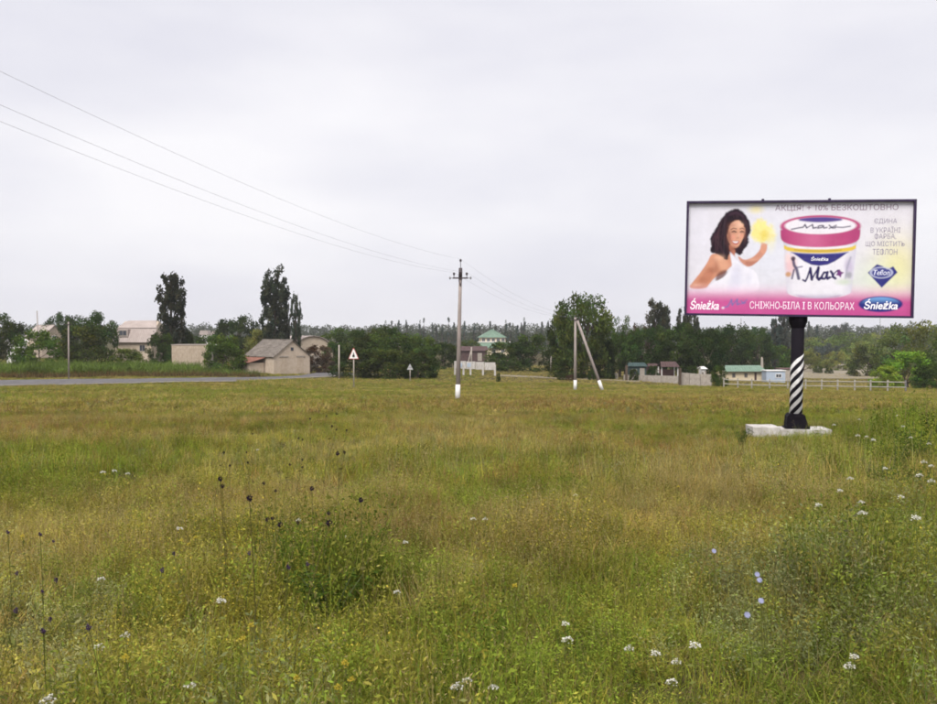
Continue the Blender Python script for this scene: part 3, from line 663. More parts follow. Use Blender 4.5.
# yellow building with green roof, blue cabin
def yellow_building():
    Y = 172; p = gat(745, Y); k = Y / F; w = 40 * k; he, ht = top_h(745, 371.5, Y), top_h(745, 366, Y); d = 5
    t = thing('yellow_building', 'low pale yellow building with green roof left of billboard post', 'building', p, R(2))
    MB().box((0, d / 2, he / 2 - .5), (w - .5, d, he + 1)).build('wall', M_YELLOW, t)
    r = MB(); corrugated(r, (-w/2 - .3, -.6, he), (w/2 + .3, -.6, he), (w/2, d / 2, ht), (-w/2 + .8, d / 2, ht), ribs=16); corrugated(r, (-w/2 - .3, d + .6, he), (w/2 + .3, d + .6, he), (w/2, d / 2, ht), (-w/2 + .8, d / 2, ht), ribs=16)
    r.build('roof', M_GREENROOF, t)
    window(t, -w * .28, -0.02, he * .6, 0.55, 0.7, m_frame=M_TRIM); window(t, 0.2, -0.02, he * .6, 0.55, 0.7, m_frame=M_TRIM)
    MB().box((w * .27, -0.03, he * .48), (0.4, 0.08, he * .8)).build('door', M_REDROOF, t)
    Y = 168; p = gat(776, Y); k = Y / F; w = 19 * k; h = top_h(776, 371, Y)
    t = thing('blue_cabin', 'pale blue cabin between yellow building and billboard post', 'cabin', p, R(0))
    MB().box((0, 1.3, h / 2 - .5), (w, 2.6, h + 1)).build('wall', M_BLUE, t); MB().box((0, 1.3, h + .06), (w + .25, 2.9, 0.14)).build('roof', M_SIGNW, t)
    window(t, .5, -0.02, h * .58, 1.0, 0.65); MB().box((-w * .36, -.03, h * .45), (.7, .08, h * .85)).build('door', M_BLUE, t)
    Y = 178; p = gat(762, Y); h = top_h(762, 356.5, Y); t = thing('obelisk', 'slim pale obelisk behind the yellow building', 'obelisk', p)
    MB().box((0, 0, .3), (1.0, 1.0, 1.6)).build('plinth', M_CONC, t)
    MB().add([(-.28, -.28, 1.1), (.28, -.28, 1.1), (.28, .28, 1.1), (-.28, .28, 1.1), (-.16, -.16, h - .4), (.16, -.16, h - .4), (.16, .16, h - .4), (-.16, .16, h - .4), (0, 0, h)],
             [(3, 2, 1, 0), (0, 1, 5, 4), (1, 2, 6, 5), (2, 3, 7, 6), (3, 0, 4, 7), (4, 5, 8), (5, 6, 8), (6, 7, 8), (7, 4, 8)]).build('shaft', M_CONC, t)
    Y = 186; p = gat(792, Y); k = Y / F; t = thing('grey_outbuilding', 'pinkish grey low outbuilding behind billboard post', 'building', p); h = top_h(792, 369, Y); w = 22 * k
    MB().box((0, 1.5, h / 2 - .5), (w, 3, h + 1)).build('wall', M_CONC, t); MB().box((0, 1.5, h + .06), (w + .3, 3.4, .12)).build('roof', M_PINK, t)
yellow_building()
# white pipe fence
def pipe_fence():
    t = thing('white_rail_fence', 'white two rail fence across the slope behind billboard post', 'fence', gat(800, 108)); o = t.location
    P = [(724, 121), (738, 119.5), (752, 118), (770, 116.5), (788, 115), (806, 113), (822, 111.5), (838, 110), (855, 108.5), (871, 107), (888, 105.5), (906, 104)]
    pts = [gat(*q) for q in P]
    for i, q in enumerate(pts):
        MB().box(q - o + Vector((0, 0, 0.35)), (0.15, 0.12, 1.9)).build('post', M_FENCE if i < 11 else M_STEEL, t)
    for i in range(len(pts) - 1):
        a, b_ = pts[i] - o, pts[i + 1] - o
        for h in (1.08, 0.52): MB().tube([a + Vector((0, -0.1, h)), b_ + Vector((0, -0.1, h))], 0.05, 6).build('rail', M_FENCE, t)
pipe_fence()

# ------------------------------------------------------------------ poles, wires, signs
def utility_pole():
    Y = 62; base = gat(457.6, Y); topp = at(460.6, 268, Y); h = topp.z - base.z; dx = topp.x - base.x
    t = thing('utility_pole', 'tall concrete power pole with white painted foot in the meadow', 'power pole', base)
    q = lambda f: (dx * f, 0, h * f)
    MB().tube([(0, 0, -.6), q(.5), q(1)], [0.155, 0.13, 0.10], 10).build('shaft', M_POLE, t, True)
    MB().tube([q(-.02), q(0.115)], [0.165, 0.158], 10).build('white_foot', M_WHITEWASH, t, True)
    zc = at(460, 278.2, Y).z - base.z; xc = dx * zc / h
    MB().box((xc, -0.13, zc), (1.0, 0.09, 0.09)).build('crossarm', M_INSUL, t)
    for s in (-1, 1):
        MB().tube([(xc + s * .1, -.13, zc - .05), (xc + s * .02, -.13, zc - .5)], 0.03, 5).build('brace', M_INSUL, t)
    tips = []
    for x, z, hh in ((xc - .42, zc, .28), (xc + .42, zc, .28), (dx, h, .5)):
        y = -0.13 if x != dx else 0
        a = MB().tube([(x, y, z - .02), (x, y, z + hh)], 0.022, 6).build('pin', M_INSUL, t)
        MB().tube([(x, y, z + hh - .10), (x, y, z + hh - .05), (x, y, z + hh + .04), (x, y, z + hh + .09)], [.035, .075, .075, .03], 8).build('insulator', M_INSUL, a)
        tips.append(base + Vector((x, y, z + hh + .09)))
    for s in (-1, 1): MB().tube([(xc + s * .68, -.13, zc - .09), (xc + s * .68, -.13, zc + .0), (xc + s * .68, -.13, zc + .1)], [.02, .07, .02], 6).build('end_insulator', M_STEEL, t)
    for s in (-1, 1): MB().tube([(xc + s * .46, -.13, zc), (xc + s * .68, -.13, zc)], .02, 5).build('end_link', M_STEEL, t)
    MB().tube([q(.93), q(1.0)], [0.125, 0.12], 10).build('cap_band', M_INSUL, t, True)
    return tips
TIPS = utility_pole()
def a_pole():
    Y = 103; base = gat(575.3, Y); top = at(576.5, 317.5, Y); h = top.z - base.z; fx = gat(602.5, Y - .8)
    t = thing('a_frame_pole', 'concrete pole with slanted brace leg, both feet painted white', 'power pole', base)
    MB().tube([(0, 0, -.6), (0, 0, h)], [0.17, 0.12], 10).build('shaft', M_POLE, t, True)
    f = fx - base; e = Vector((0.22, -.12, h - .35)); d = (e - f).normalized()
    MB().tube([f - d * .6, e], [0.17, 0.13], 10).build('brace_leg', M_POLE, t, True)
    MB().tube([(0, 0, -.05), (0, 0, 1.15)], [0.185, 0.18], 10).build('white_foot', M_WHITEWASH, t, True)
    MB().tube([f - d * .05, f + d * 1.15], [0.185, 0.18], 10).build('white_foot', M_WHITEWASH, t, True)
    MB().box((0, -.16, h - .25), (1.1, .09, .09)).build('crossarm', M_INSUL, t)
    tips = []
    for x in (-.45, .45, 0):
        z = h - .22 if x else h
        MB().tube([(x, -.16 if x else 0, z), (x, -.16 if x else 0, z + .25)], [.05, .03], 6).build('insulator', M_INSUL, t)
        tips.append(base + Vector((x, -.16 if x else 0, z + .25)))
    return tips
TIPS2 = a_pole()
B_END = [Vector((-14.42, 2, 0)), Vector((-13.58, 2, 0)), Vector((-14, 2, 0))]
for i, (a, b_, lab) in enumerate(zip(TIPS, B_END, ('left lower power wire running from pole to upper left', 'right lower power wire running from pole to upper left', 'topmost power wire running from pole top to upper left'))):
    b_.z = a.z + 2.26; n = 48; pts = [a.lerp(b_, k / n) - Vector((0, 0, 4 * 1.12 * (k / n) * (1 - k / n))) for k in range(n + 1)]
    tag(MB().tube(pts, 0.0036, 5).build('power_wire', M_WIRE), lab, 'wire', 'power wires')
for a, b_, lab in zip(TIPS, TIPS2, ('left lower faint wire between tall pole and A frame pole', 'right lower faint wire between tall pole and A frame pole', 'upper faint wire between tall pole and A frame pole')):
    n = 24; pts = [a.lerp(b_, k / n) - Vector((0, 0, 4 * 0.8 * (k / n) * (1 - k / n))) for k in range(n + 1)]
    tag(MB().tube(pts, 0.0045, 5).build('power_wire', M_WIRE), lab, 'wire', 'power wires')
def plain_pole(px, pyt, Y, r, label, m=M_POLE, arm=False, lean=0.0):
    p = gat(px, Y); h = top_h(px, pyt, Y); t = thing('post', label, 'pole', p); t.rotation_euler = (0, lean, 0)
    MB().tube([(0, 0, -.5), (0, 0, h)], [r, r * .75], 8).build('shaft', m, t, True)
    if arm: MB().box((0, -r, h - .3), (0.9, .08, .08)).build('crossarm', M_INSUL, t)
    MB().tube([(0, 0, h - .02), (0, 0, h + .12)], [.05, .03], 6).build('cap', M_INSUL, t)
plain_pole(39.3, 311, 190, .14, 'leaning grey pole rising above bushes at far left', arm=False, lean=-0.04)
plain_pole(68.6, 322, 116, .12, 'thin pole beyond the road at left', arm=True)
plain_pole(339, 345, 136, .13, 'short grey concrete post left of the triangular sign', M_CONC)
plain_pole(551, 347, 160, .15, 'pale post left of the A frame pole', M_CONC)
plain_pole(471.5, 347, 200, .17, 'pinkish pole behind the white parapet', M_CONC)
plain_pole(466.8, 350, 199, .13, 'slanted brace pole behind the white parapet', M_CONC, lean=0.22)
plain_pole(741, 318, 520, .2, 'far mast seen above trees under the billboard', M_STEEL)
plain_pole(880, 318, 560, .22, 'far mast above the trees right of billboard post', M_STEEL)
def tri_sign(px, pyt, pyb, w_px, Y, label, back=False):
    p = gat(px, Y); w = w_px * Y / F; zt, zb = top_h(px, pyt, Y), top_h(px, pyb, Y)
    t = thing('triangular_road_sign', label, 'road sign', p, R(-6))
    MB().tube([(0, 0.06, -.5), (0, 0.06, zt - .15)], 0.07 if not back else .06, 8).build('post', M_CONC, t, True)
    def tri(s, y0, y1, m, nm, par):
        cz = zb + (zt - zb) / 3; pl = [(-w/2, zb), (-w/2 + w*.06, zb - .03), (w/2 - w*.06, zb - .03), (w/2, zb), (w*.04, zt), (-w*.04, zt)]
        return MB().prism([(x * s, cz + (z - cz) * s) for x, z in pl], y0, y1).build(nm, m, par)
    pl = tri(1.0, -.025, .0, M_SIGNG if back else M_SIGNR, 'plate', t)
    if not back:
        tri(0.86, -.036, -.027, M_SIGNW, 'white_field', pl)
        cz = zb + (zt - zb) * .36
        MB().prism([(-.13, cz - .26), (.13, cz - .26), (.13, cz), (.05, cz + .05), (.05, cz + .26), (-.05, cz + .26), (-.05, cz + .05), (-.13, cz)], -.044, -.038).build('black_symbol', M_SIGNK, pl)
    else:
        MB().box((0, -.035, zb + (zt - zb) * .4), (w * .7, .02, .05)).build('bracket', M_STEEL, pl)
tri_sign(353.6, 348, 358.8, 10.5, 105, 'triangular warning sign with dark symbol beside the road')
tri_sign(410, 364, 369.5, 6, 131, 'smaller pale triangular sign below the grove', True)

# ------------------------------------------------------------------ billboard
def poster_paint(nx, ny):
    """the print, as colours on a grid; photo-pixel coordinates inside"""
    U, Vv = np.meshgrid(np.linspace(0, 1, nx), np.linspace(0, 1, ny))
    PX = 688.5 + 225.5 * U; PY = 202.2 - 0.7 * U + Vv * (111 + 4.2 * U)
    I = np.ones((ny, nx, 3)) * np.array(lin(224, 221, 230))
    def sm(a, b, x): t = np.clip((x - a) / (b - a), 0, 1); return t * t * (3 - 2 * t)
    def over(mask, c):
        nonlocal I
        c = np.array(lin(*c)); I = I * (1 - mask[..., None]) + c * mask[..., None]
    def poly_sdf(pts, X, Y):
        pts = np.array(pts, float); d = np.full(X.shape, 1e9); ins = np.zeros(X.shape, bool); n = len(pts)
        for i in range(n):
            a, b = pts[i], pts[(i + 1) % n]; e = b - a; wx, wy = X - a[0], Y - a[1]
            t = np.clip((wx * e[0] + wy * e[1]) / (e @ e), 0, 1); d = np.minimum(d, np.hypot(wx - e[0] * t, wy - e[1] * t))
            c = ((a[1] <= Y) & (b[1] > Y)) | ((b[1] <= Y) & (a[1] > Y))
            ins ^= c & (X < (b[0] - a[0]) * (Y - a[1]) / (b[1] - a[1] + 1e-12) + a[0])
        return np.where(ins, -d, d)
    WX = (fbm(PX * .55, PY * .55, 31, 3) - .5) * 2.6; WY = (fbm(PX * .55 + 9, PY * .55, 37, 3) - .5) * 2.6
    def chaikin(p, k=2):
        for _ in range(k):
            q = []
            for i in range(len(p)):
                a, b = p[i], p[(i + 1) % len(p)]; q += [(a[0]*.75 + b[0]*.25, a[1]*.75 + b[1]*.25), (a[0]*.25 + b[0]*.75, a[1]*.25 + b[1]*.75)]
            p = q
        return p
    def poly(pts, c, soft=0.5, T=None, sm_=2, alpha=1.0, wob=0.0):
        p = [T(*q) for q in pts] if T else pts
        p = chaikin(p, sm_) if sm_ else p
        m = sm(soft, -soft, poly_sdf(p, PX + WX * wob, PY + WY * wob)) * alpha; over(m, c); return m
    def blob(cx, cy, rx, ry, c, T=None, soft=0.6, alpha=1.0, s=1.0):
        if T: (cx, cy), rx, ry = T(cx, cy), rx / s, ry / s
        d = (np.hypot((PX - cx) / rx, (PY - cy) / ry) - 1) * min(rx, ry); m = sm(soft, -soft, d) * alpha; over(m, c); return m
    def stroke(pts, w, c, T=None, s=1.0, soft=0.35, alpha=1.0):
        p = [T(*q) for q in pts] if T else pts; d = np.full(PX.shape, 1e9)
        for a, b in zip(p[:-1], p[1:]):
            a, b = np.array(a), np.array(b); e = b - a; wx, wy = PX - a[0], PY - a[1]; t = np.clip((wx*e[0] + wy*e[1]) / (e @ e + 1e-9), 0, 1)
            d = np.minimum(d, np.hypot(wx - e[0]*t, wy - e[1]*t))
        over(sm(w / s / 2 + soft, w / s / 2 - soft, d) * alpha, c)
    W = lambda x, y: (685 + x / 5.634, 195 + y / 5.634)      # enlarged left part
    B = lambda x, y: (775 + x / 5.634, 195 + y / 5.634)      # enlarged right part
    S = 5.634
    # background tints
    over(0.75 * np.exp(-((PX - 900) / 22) ** 2 - ((PY - 268) / 30) ** 2), (238, 228, 150))
    over(0.40 * np.exp(-((PX - 880) / 30) ** 2 - ((PY - 280) / 22) ** 2), (206, 226, 190))
    over(0.35 * np.exp(-((PX - 772) / 26) ** 2 - ((PY - 250) / 40) ** 2), (214, 224, 240))
    over(0.40 * np.exp(-((PX - 700) / 20) ** 2 - ((PY - 230) / 40) ** 2), (222, 222, 236))
    # yellow paint on the wall
    poly([(385, 190), (400, 150), (450, 140), (500, 170), (530, 210), (520, 250), (480, 270), (430, 262), (395, 240)], (240, 226, 120), 3.0, W, 2, .85, 2.2); blob(412, 75, 34, 20, (240, 226, 150), W, 3.5, .7, S); poly([(400, 160), (440, 120), (480, 150), (470, 190), (420, 200)], (243, 232, 150), 2.5, W, 2, .7, 2.5)
    poly([(430, 212), (470, 196), (515, 214), (500, 240), (450, 246)], (228, 204, 84), 2.2, W, 2, .7, 2.5); blob(505, 240, 22, 60, (238, 232, 190), W, 3.5, .6, S)
    # far arm and hand
    poly([(312, 335), (348, 366), (396, 352), (432, 318), (446, 290), (470, 300), (476, 318), (452, 350), (418, 382), (380, 406), (350, 392), (320, 362)], (203, 142, 120), .6, W)
    poly([(345, 372), (380, 404), (418, 382), (440, 360), (400, 372)], (170, 104, 86), .8, W, alpha=.6)
    poly([(440, 300), (446, 278), (458, 272), (470, 270), (482, 282), (480, 305), (470, 326), (452, 328)], (214, 152, 128), .5, W)
    for k in range(4): stroke([(448 + k * 9, 290 - k * 2), (452 + k * 9, 266 + k * 3)], 7, (214, 156, 132), W, S, .4, .9)
    # hair behind
    poly([(290, 66), (335, 84), (370, 128), (386, 178), (380, 212), (366, 240), (376, 262), (364, 290), (342, 302), (332, 338), (305, 325), (268, 320), (258, 368), (226, 352), (200, 326), (150, 320), (160, 276), (146, 236), (178, 190), (198, 145), (235, 95)], (38, 22, 36), .8, W, wob=.7)
    # shoulder, back, near arm
    poly([(160, 322), (215, 334), (252, 362), (264, 322), (292, 318), (300, 350), (288, 392), (262, 410), (238, 440), (205, 452), (182, 462), (152, 498), (130, 528), (24, 526), (58, 482), (108, 420), (140, 370)], (208, 146, 118), .6, W)
    poly([(176, 330), (230, 348), (256, 372), (262, 410), (230, 430), (200, 400), (184, 370)], (226, 172, 142), 2.2, W, alpha=.55)
    poly([(120, 430), (160, 400), (180, 440), (150, 490), (110, 520), (60, 520)], (182, 112, 88), 2.0, W, alpha=.55)
    poly([(196, 436), (246, 416), (256, 432), (236, 462), (200, 484), (184, 476)], (104, 62, 60), 1.6, W, alpha=.85)
    # white dress
    poly([(266, 314), (284, 330), (318, 372), (350, 398), (392, 412), (430, 440), (452, 560), (120, 560), (150, 504), (192, 484), (244, 456), (284, 402), (274, 360)], (236, 234, 244), .6, W)
    poly([(300, 380), (340, 410), (350, 470), (330, 540), (250, 545), (270, 480)], (214, 214, 232), 4, W, alpha=.5)
    stroke([(268, 318), (300, 352), (345, 392)], 6, (214, 206, 220), W, S, .5, .7)
    # hair over shoulder
    poly([(150, 318), (158, 276), (176, 230), (230, 240), (262, 300), (258, 366), (228, 352), (198, 328)], (34, 20, 32), .8, W, wob=.7)
    poly([(312, 300), (345, 285), (352, 300), (330, 338), (306, 322)], (40, 22, 34), .7, W, wob=1.0)
    stroke([(208, 160), (196, 215), (212, 290), (236, 340)], 8, (74, 44, 58), W, S, 1.2, .6); stroke([(180, 215), (182, 270), (196, 310)], 6, (70, 42, 56), W, S, 1.0, .6)
    gh = random.Random(4)
    for k in range(60):
        x0, y0 = gh.uniform(158, 250), gh.uniform(110, 240); dx = gh.uniform(-30, 6); ln = gh.uniform(40, 95); v = gh.choice([(18, 10, 18), (62, 38, 48), (84, 54, 62), (26, 15, 26)])
        p = [(x0, y0), (x0 + dx * .5, y0 + ln * .5), (x0 + dx + gh.uniform(-6, 14), y0 + ln)]
        if all(poly_sdf([W(150, 318), W(158, 276), W(148, 236), W(178, 190), W(200, 145), W(240, 100), W(262, 110), W(246, 200), W(262, 300), W(256, 360), W(228, 350)], np.array([W(*q)[0]]), np.array([W(*q)[1]]))[0] < 0 for q in p): stroke(p, gh.uniform(3, 7), v, W, S, .7, .5)
    # neck and face
    poly([(262, 268), (292, 292), (300, 318), (292, 340), (272, 318), (262, 300)], (176, 110, 88), .6, W)
    poly([(300, 128), (332, 138), (350, 166), (354, 200), (347, 228), (334, 256), (320, 282), (302, 296), (282, 290), (262, 266), (249, 236), (247, 200), (257, 163), (276, 140)], (217, 160, 132), .5, W)
    poly([(300, 138), (326, 144), (340, 170), (318, 184), (280, 182), (264, 176), (278, 150)], (232, 184, 158), 2.0, W, alpha=.7)
    poly([(250, 200), (262, 196), (270, 232), (282, 268), (300, 292), (280, 288), (258, 260)], (180, 118, 96), 1.6, W, alpha=.65)
    blob(280, 232, 16, 14, (226, 150, 132), W, 2, .6, S); blob(334, 226, 10, 12, (226, 150, 132), W, 1.6, .5, S)
    stroke([(270, 190), (284, 182), (302, 186)], 5, (52, 30, 34), W, S, .35, .9); stroke([(322, 186), (336, 182), (346, 188)], 4.5, (52, 30, 34), W, S, .35, .9)
    stroke([(276, 203), (288, 198), (301, 204)], 6.5, (38, 24, 30), W, S, .35, .95); stroke([(324, 204), (334, 199), (344, 204)], 6, (38, 24, 30), W, S, .35, .95)
    stroke([(312, 205), (318, 228), (310, 236)], 4, (186, 122, 100), W, S, .6, .7); stroke([(303, 238), (318, 238)], 3.5, (150, 88, 76), W, S, .5, .6)
    poly([(272, 250), (292, 254), (322, 252), (316, 270), (300, 278), (284, 270)], (176, 74, 78), .5, W)
    poly([(277, 253), (294, 257), (318, 255), (310, 265), (298, 269), (286, 264)], (232, 222, 222), .35, W)
    # fringe
    poly([(246, 236), (240, 180), (250, 130), (290, 100), (340, 120), (366, 170), (372, 220), (358, 236), (352, 186), (336, 150), (306, 132), (276, 146), (258, 176)], (36, 21, 33), .7, W, wob=.7)
    stroke([(262, 104), (300, 92), (338, 116)], 9, (84, 56, 74), W, S, 1.4, .55)
    for k in range(16):
        t_ = k / 15; x0 = 256 + 100 * t_; y0 = 120 - 26 * math.sin(t_ * 3.1) + 22 * t_; stroke([(x0, y0), (x0 - 8 + 22 * t_, y0 + 30), (x0 - 16 + 34 * t_, y0 + 62 + 60 * t_)] if t_ < .2 or t_ > .75 else [(x0, y0), (x0 + 3, y0 + 14)], 4, gh.choice([(16, 9, 16), (76, 50, 60)]), W, S, .7, .45)
    skin = lambda *p: np.exp(-sum(((a - W(*p[:2])[i]) / (p[2 + i] / S)) ** 2 for i, a in enumerate((PX, PY))))
    over(.62 * skin(258, 232, 15, 50), (112, 64, 54)); over(.45 * skin(276, 166, 22, 16), (150, 92, 76)); over(.4 * skin(352, 220, 7, 34), (140, 86, 70)); over(.55 * skin(288, 203, 11, 4), (40, 26, 30)); over(.55 * skin(334, 203, 9, 4), (40, 26, 30)); over(.5 * skin(290, 300, 18, 8), (104, 58, 50)); over(.55 * skin(168, 420, 34, 20), (150, 90, 68)); over(.4 * skin(110, 470, 30, 16), (160, 98, 76)); over(.5 * skin(190, 395, 14, 34), (166, 104, 82)); over(.4 * skin(300, 455, 30, 60), (202, 200, 222)); over(.35 * skin(380, 470, 24, 50), (206, 206, 226)); over(.35 * skin(322, 160, 16, 14), (248, 214, 190)); over(.30 * skin(317, 222, 5, 14), (250, 216, 196)); over(.4 * skin(296, 288, 24, 6), (160, 96, 80)); over(.35 * skin(288, 212, 14, 5), (150, 92, 80)); over(.3 * skin(334, 212, 10, 5), (150, 92, 80))
    over(.5 * skin(210, 350, 26, 16), (238, 190, 160)); over(.5 * skin(80, 505, 40, 10), (236, 188, 160)); over(.45 * skin(400, 362, 30, 9), (228, 176, 150)); over(.35 * skin(270, 312, 12, 14), (128, 72, 60))
    # pink band
    band = sm(281, 296, PY - 0.004 * (PX - 800)); over(band * .55, (226, 168, 200)); over(sm(288, 303, PY - 0.01 * (PX - 800)), (198, 86, 148)); over(.5 * sm(306, 318, PY), (184, 66, 132))
    # bucket -----------------------------------------------------------------
    cx = 272
    poly([(66, 262), (480, 262), (474, 360), (456, 545), (440, 562), (380, 578), (272, 584), (164, 578), (106, 562), (92, 545), (76, 360)], (232, 229, 238), .5, B, 1)
    body = sm(.5, -.5, poly_sdf([B(*q) for q in [(66, 262), (480, 262), (456, 552), (380, 578), (272, 584), (164, 578), (92, 552)]], PX, PY))
    over(body * .38 * sm(B(150, 0)[0], B(70, 0)[0], PX), (172, 166, 190)); over(body * .40 * sm(B(400, 0)[0], B(475, 0)[0], PX), (170, 166, 192))
    over(body * .55 * sm(B(0, 548)[1], B(0, 582)[1], PY), (150, 130, 170))
    arc = lambda y, k=1.0: [(70 + 404 * i / 20, y + 26 * k * math.sqrt(max(0, 1 - (i / 10 - 1) ** 2))) for i in range(21)]
    poly(arc(278) + arc(300)[::-1], (222, 190, 78), .4, B, 0); stroke(arc(288)[3:17], 5, (150, 96, 40), B, S, .5, .6)
    ar = arc(303)[2:19]
    poly(ar + [(400, 345), (360, 372), (318, 392), (272, 398), (228, 392), (186, 372), (150, 345)], (52, 48, 122), .5, B, 0)
    stroke(arc(306)[2:19], 5, (96, 104, 176), B, S, .5, .6)
    # figures and flowers printed on the bucket
    blob(112, 392, 30, 52, (236, 188, 190), B, 3, .75, S); blob(98, 446, 16, 14, (196, 136, 60), B, 1.2, .8, S); blob(92, 350, 14, 26, (240, 214, 210), B, 2, .7, S)
    stroke([(124, 362), (130, 392), (146, 420), (158, 470)], 17, (62, 58, 96), B, S, .6, .9); stroke([(130, 420), (120, 470)], 10, (62, 58, 96), B, S, .5, .9); blob(124, 356, 13, 12, (70, 52, 70), B, .6, .95, S)
    stroke([(142, 408), (176, 402)], 8, (90, 80, 120), B, S, .5, .8)
    blob(436, 400, 22, 40, (190, 176, 206), B, 2.5, .7, S); stroke([(446, 350), (428, 410), (420, 470)], 10, (150, 150, 170), B, S, 1, .7); blob(412, 490, 38, 16, (198, 212, 186), B, 2.5, .7, S); blob(440, 452, 16, 18, (120, 124, 130), B, 1.6, .6, S)
    poly([(386, 418), (396, 432), (412, 436), (398, 448), (394, 466), (382, 454), (366, 452), (374, 438), (372, 422)], (112, 60, 122), .4, B, 0)
    # "Max" in brush script
    K = (38, 30, 84)
    for wd, pts in ((10, [(182, 478), (196, 486), (206, 466), (222, 412)]), (15, [(222, 412), (228, 450), (232, 476)]), (9, [(232, 476), (250, 440), (268, 408)]), (16, [(268, 408), (264, 440), (262, 464), (272, 476), (284, 466)]),
                    (12, [(318, 436), (300, 436), (288, 456), (292, 472), (304, 472), (318, 452)]), (14, [(320, 434), (314, 456), (320, 472), (332, 464)]),
                    (14, [(338, 430), (346, 440), (352, 462), (364, 470)]), (7, [(376, 424), (362, 436), (346, 460), (332, 468)])):
        stroke(pts, wd, K, B, S, .3)
    # lid
    blob(cx, 172, 226, 62, (188, 78, 126), B, .5, 1, S)
    poly([(46, 178), (498, 178), (494, 245), (470, 268), (400, 286), (272, 294), (144, 286), (74, 268), (50, 245)], (186, 74, 124), .5, B, 1)
    lidm = sm(.5, -.5, poly_sdf([B(*q) for q in [(46, 178), (498, 178), (494, 245), (400, 286), (272, 294), (144, 286), (50, 245)]], PX, PY))
    over(lidm * .4 * sm(B(120, 0)[0], B(48, 0)[0], PX), (150, 50, 104)); over(lidm * .45 * sm(B(380, 0)[0], B(496, 0)[0], PX), (160, 56, 110)); over(lidm * .25 * np.exp(-((PX - B(230, 0)[0]) / 14) ** 2), (236, 150, 190))
    blob(cx, 170, 200, 48, (236, 232, 240), B, .5, 1, S)
    tp = sm(.4, -.4, (np.hypot((PX - B(cx, 0)[0]) / (200 / S), (PY - B(0, 170)[1]) / (48 / S)) - 1) * 8); over(tp * sm(B(0, 156)[1], B(0, 146)[1], PY + 0.004 * (PX - B(cx, 0)[0]) ** 2) * sm(B(404, 0)[0], B(384, 0)[0], PX) * sm(B(140, 0)[0], B(160, 0)[0], PX), (86, 70, 142))
    for wd, pts in ((7, [(110, 190), (150, 182), (176, 178), (186, 164)]), (8, [(186, 164), (196, 182)]), (6, [(196, 182), (228, 164)]), (8, [(228, 164), (232, 184), (250, 180)]), (7, [(284, 168), (262, 172), (258, 184), (282, 180), (290, 170), (292, 184), (310, 180)]), (7, [(322, 168), (340, 184), (356, 182)]), (6, [(362, 168), (322, 186)]), (6, [(356, 178), (400, 180), (440, 174)])):
        stroke(pts, wd, (42, 34, 74), B, S, .3, .9)
    # diamond badge
    poly([(543, 438), (592, 390), (622, 400), (650, 420), (682, 402), (706, 437), (622, 524)], (50, 52, 128), .4, B, 0)
    d = (np.hypot((PX - B(618, 438)[0]) / (58 / S), (PY - B(618, 438)[1]) / (30 / S)) - 1) * 5.3; over(sm(.9, .3, np.abs(d)) * .8, (196, 200, 226)); over(sm(0, -1, d) * .4, (96, 100, 160))
    poly([(146, 560), (272, 590), (400, 562), (380, 574), (272, 584), (164, 574)], (176, 120, 170), .8, B, 1, .6)
    # oval badge
    ell = lambda k: (np.hypot((PX - B(618, 0)[0]) / (121 * k / S), (PY - B(0, 617)[1]) / (45 * k / S)) - 1) * 8
    over(sm(.5, -.5, ell(1.0)), (40, 44, 124)); over(sm(.5, -1.2, ell(.93)) * sm(B(0, 622)[1], B(0, 580)[1], PY), (112, 160, 216))
    # pale brush word on the band
    for wd, pts in ((8, [(232, 634), (262, 628), (282, 590)]), (9, [(282, 590), (288, 620)]), (7, [(288, 620), (316, 588)]), (9, [(316, 588), (316, 618), (330, 612)]), (7, [(338, 596), (352, 612), (364, 606)]), (6, [(372, 590), (340, 614)])):
        stroke(pts, wd, (118, 108, 168), W, S, .5, .9)
    blob(234, 636, 8, 6, (246, 226, 240), W, .6, .9, S)
    # soft modelling of skin, cloth and bucket as in a photograph
    lum = 1 + .09 * (fbm(PX * .16, PY * .16, 77, 3) - .5) + .06 * (fbm(PX * .7, PY * .7, 83, 2) - .5); I *= lum[..., None]
    for k in range(1, 6): over(.10 * np.exp(-((PX - (688.5 + 225.5 * k / 6)) / .35) ** 2), (150, 140, 150))
    over(.08 * np.exp(-((PY - 258.5) / .35) ** 2), (150, 140, 150))
    over(np.clip(.22 * (fbm(PX * .5, PY * .07, 5, 3) - .6), 0, 1) * .8, (150, 140, 136))
    kr = np.array([.06, .24, .40, .24, .06])
    for ax in (0, 1):
        pd = np.pad(I, [(2, 2) if a == ax else (0, 0) for a in range(3)], mode='edge'); n_ = I.shape[ax]; I = sum(w * np.take(pd, np.arange(q, q + n_), axis=ax) for q, w in enumerate(kr))
    # faint print grain
    I *= (1 + 0.03 * (fbm(PX * 1.3, PY * 1.3, 21, 2) - .5))[..., None]
    return np.clip(I * .94, 0, 1)

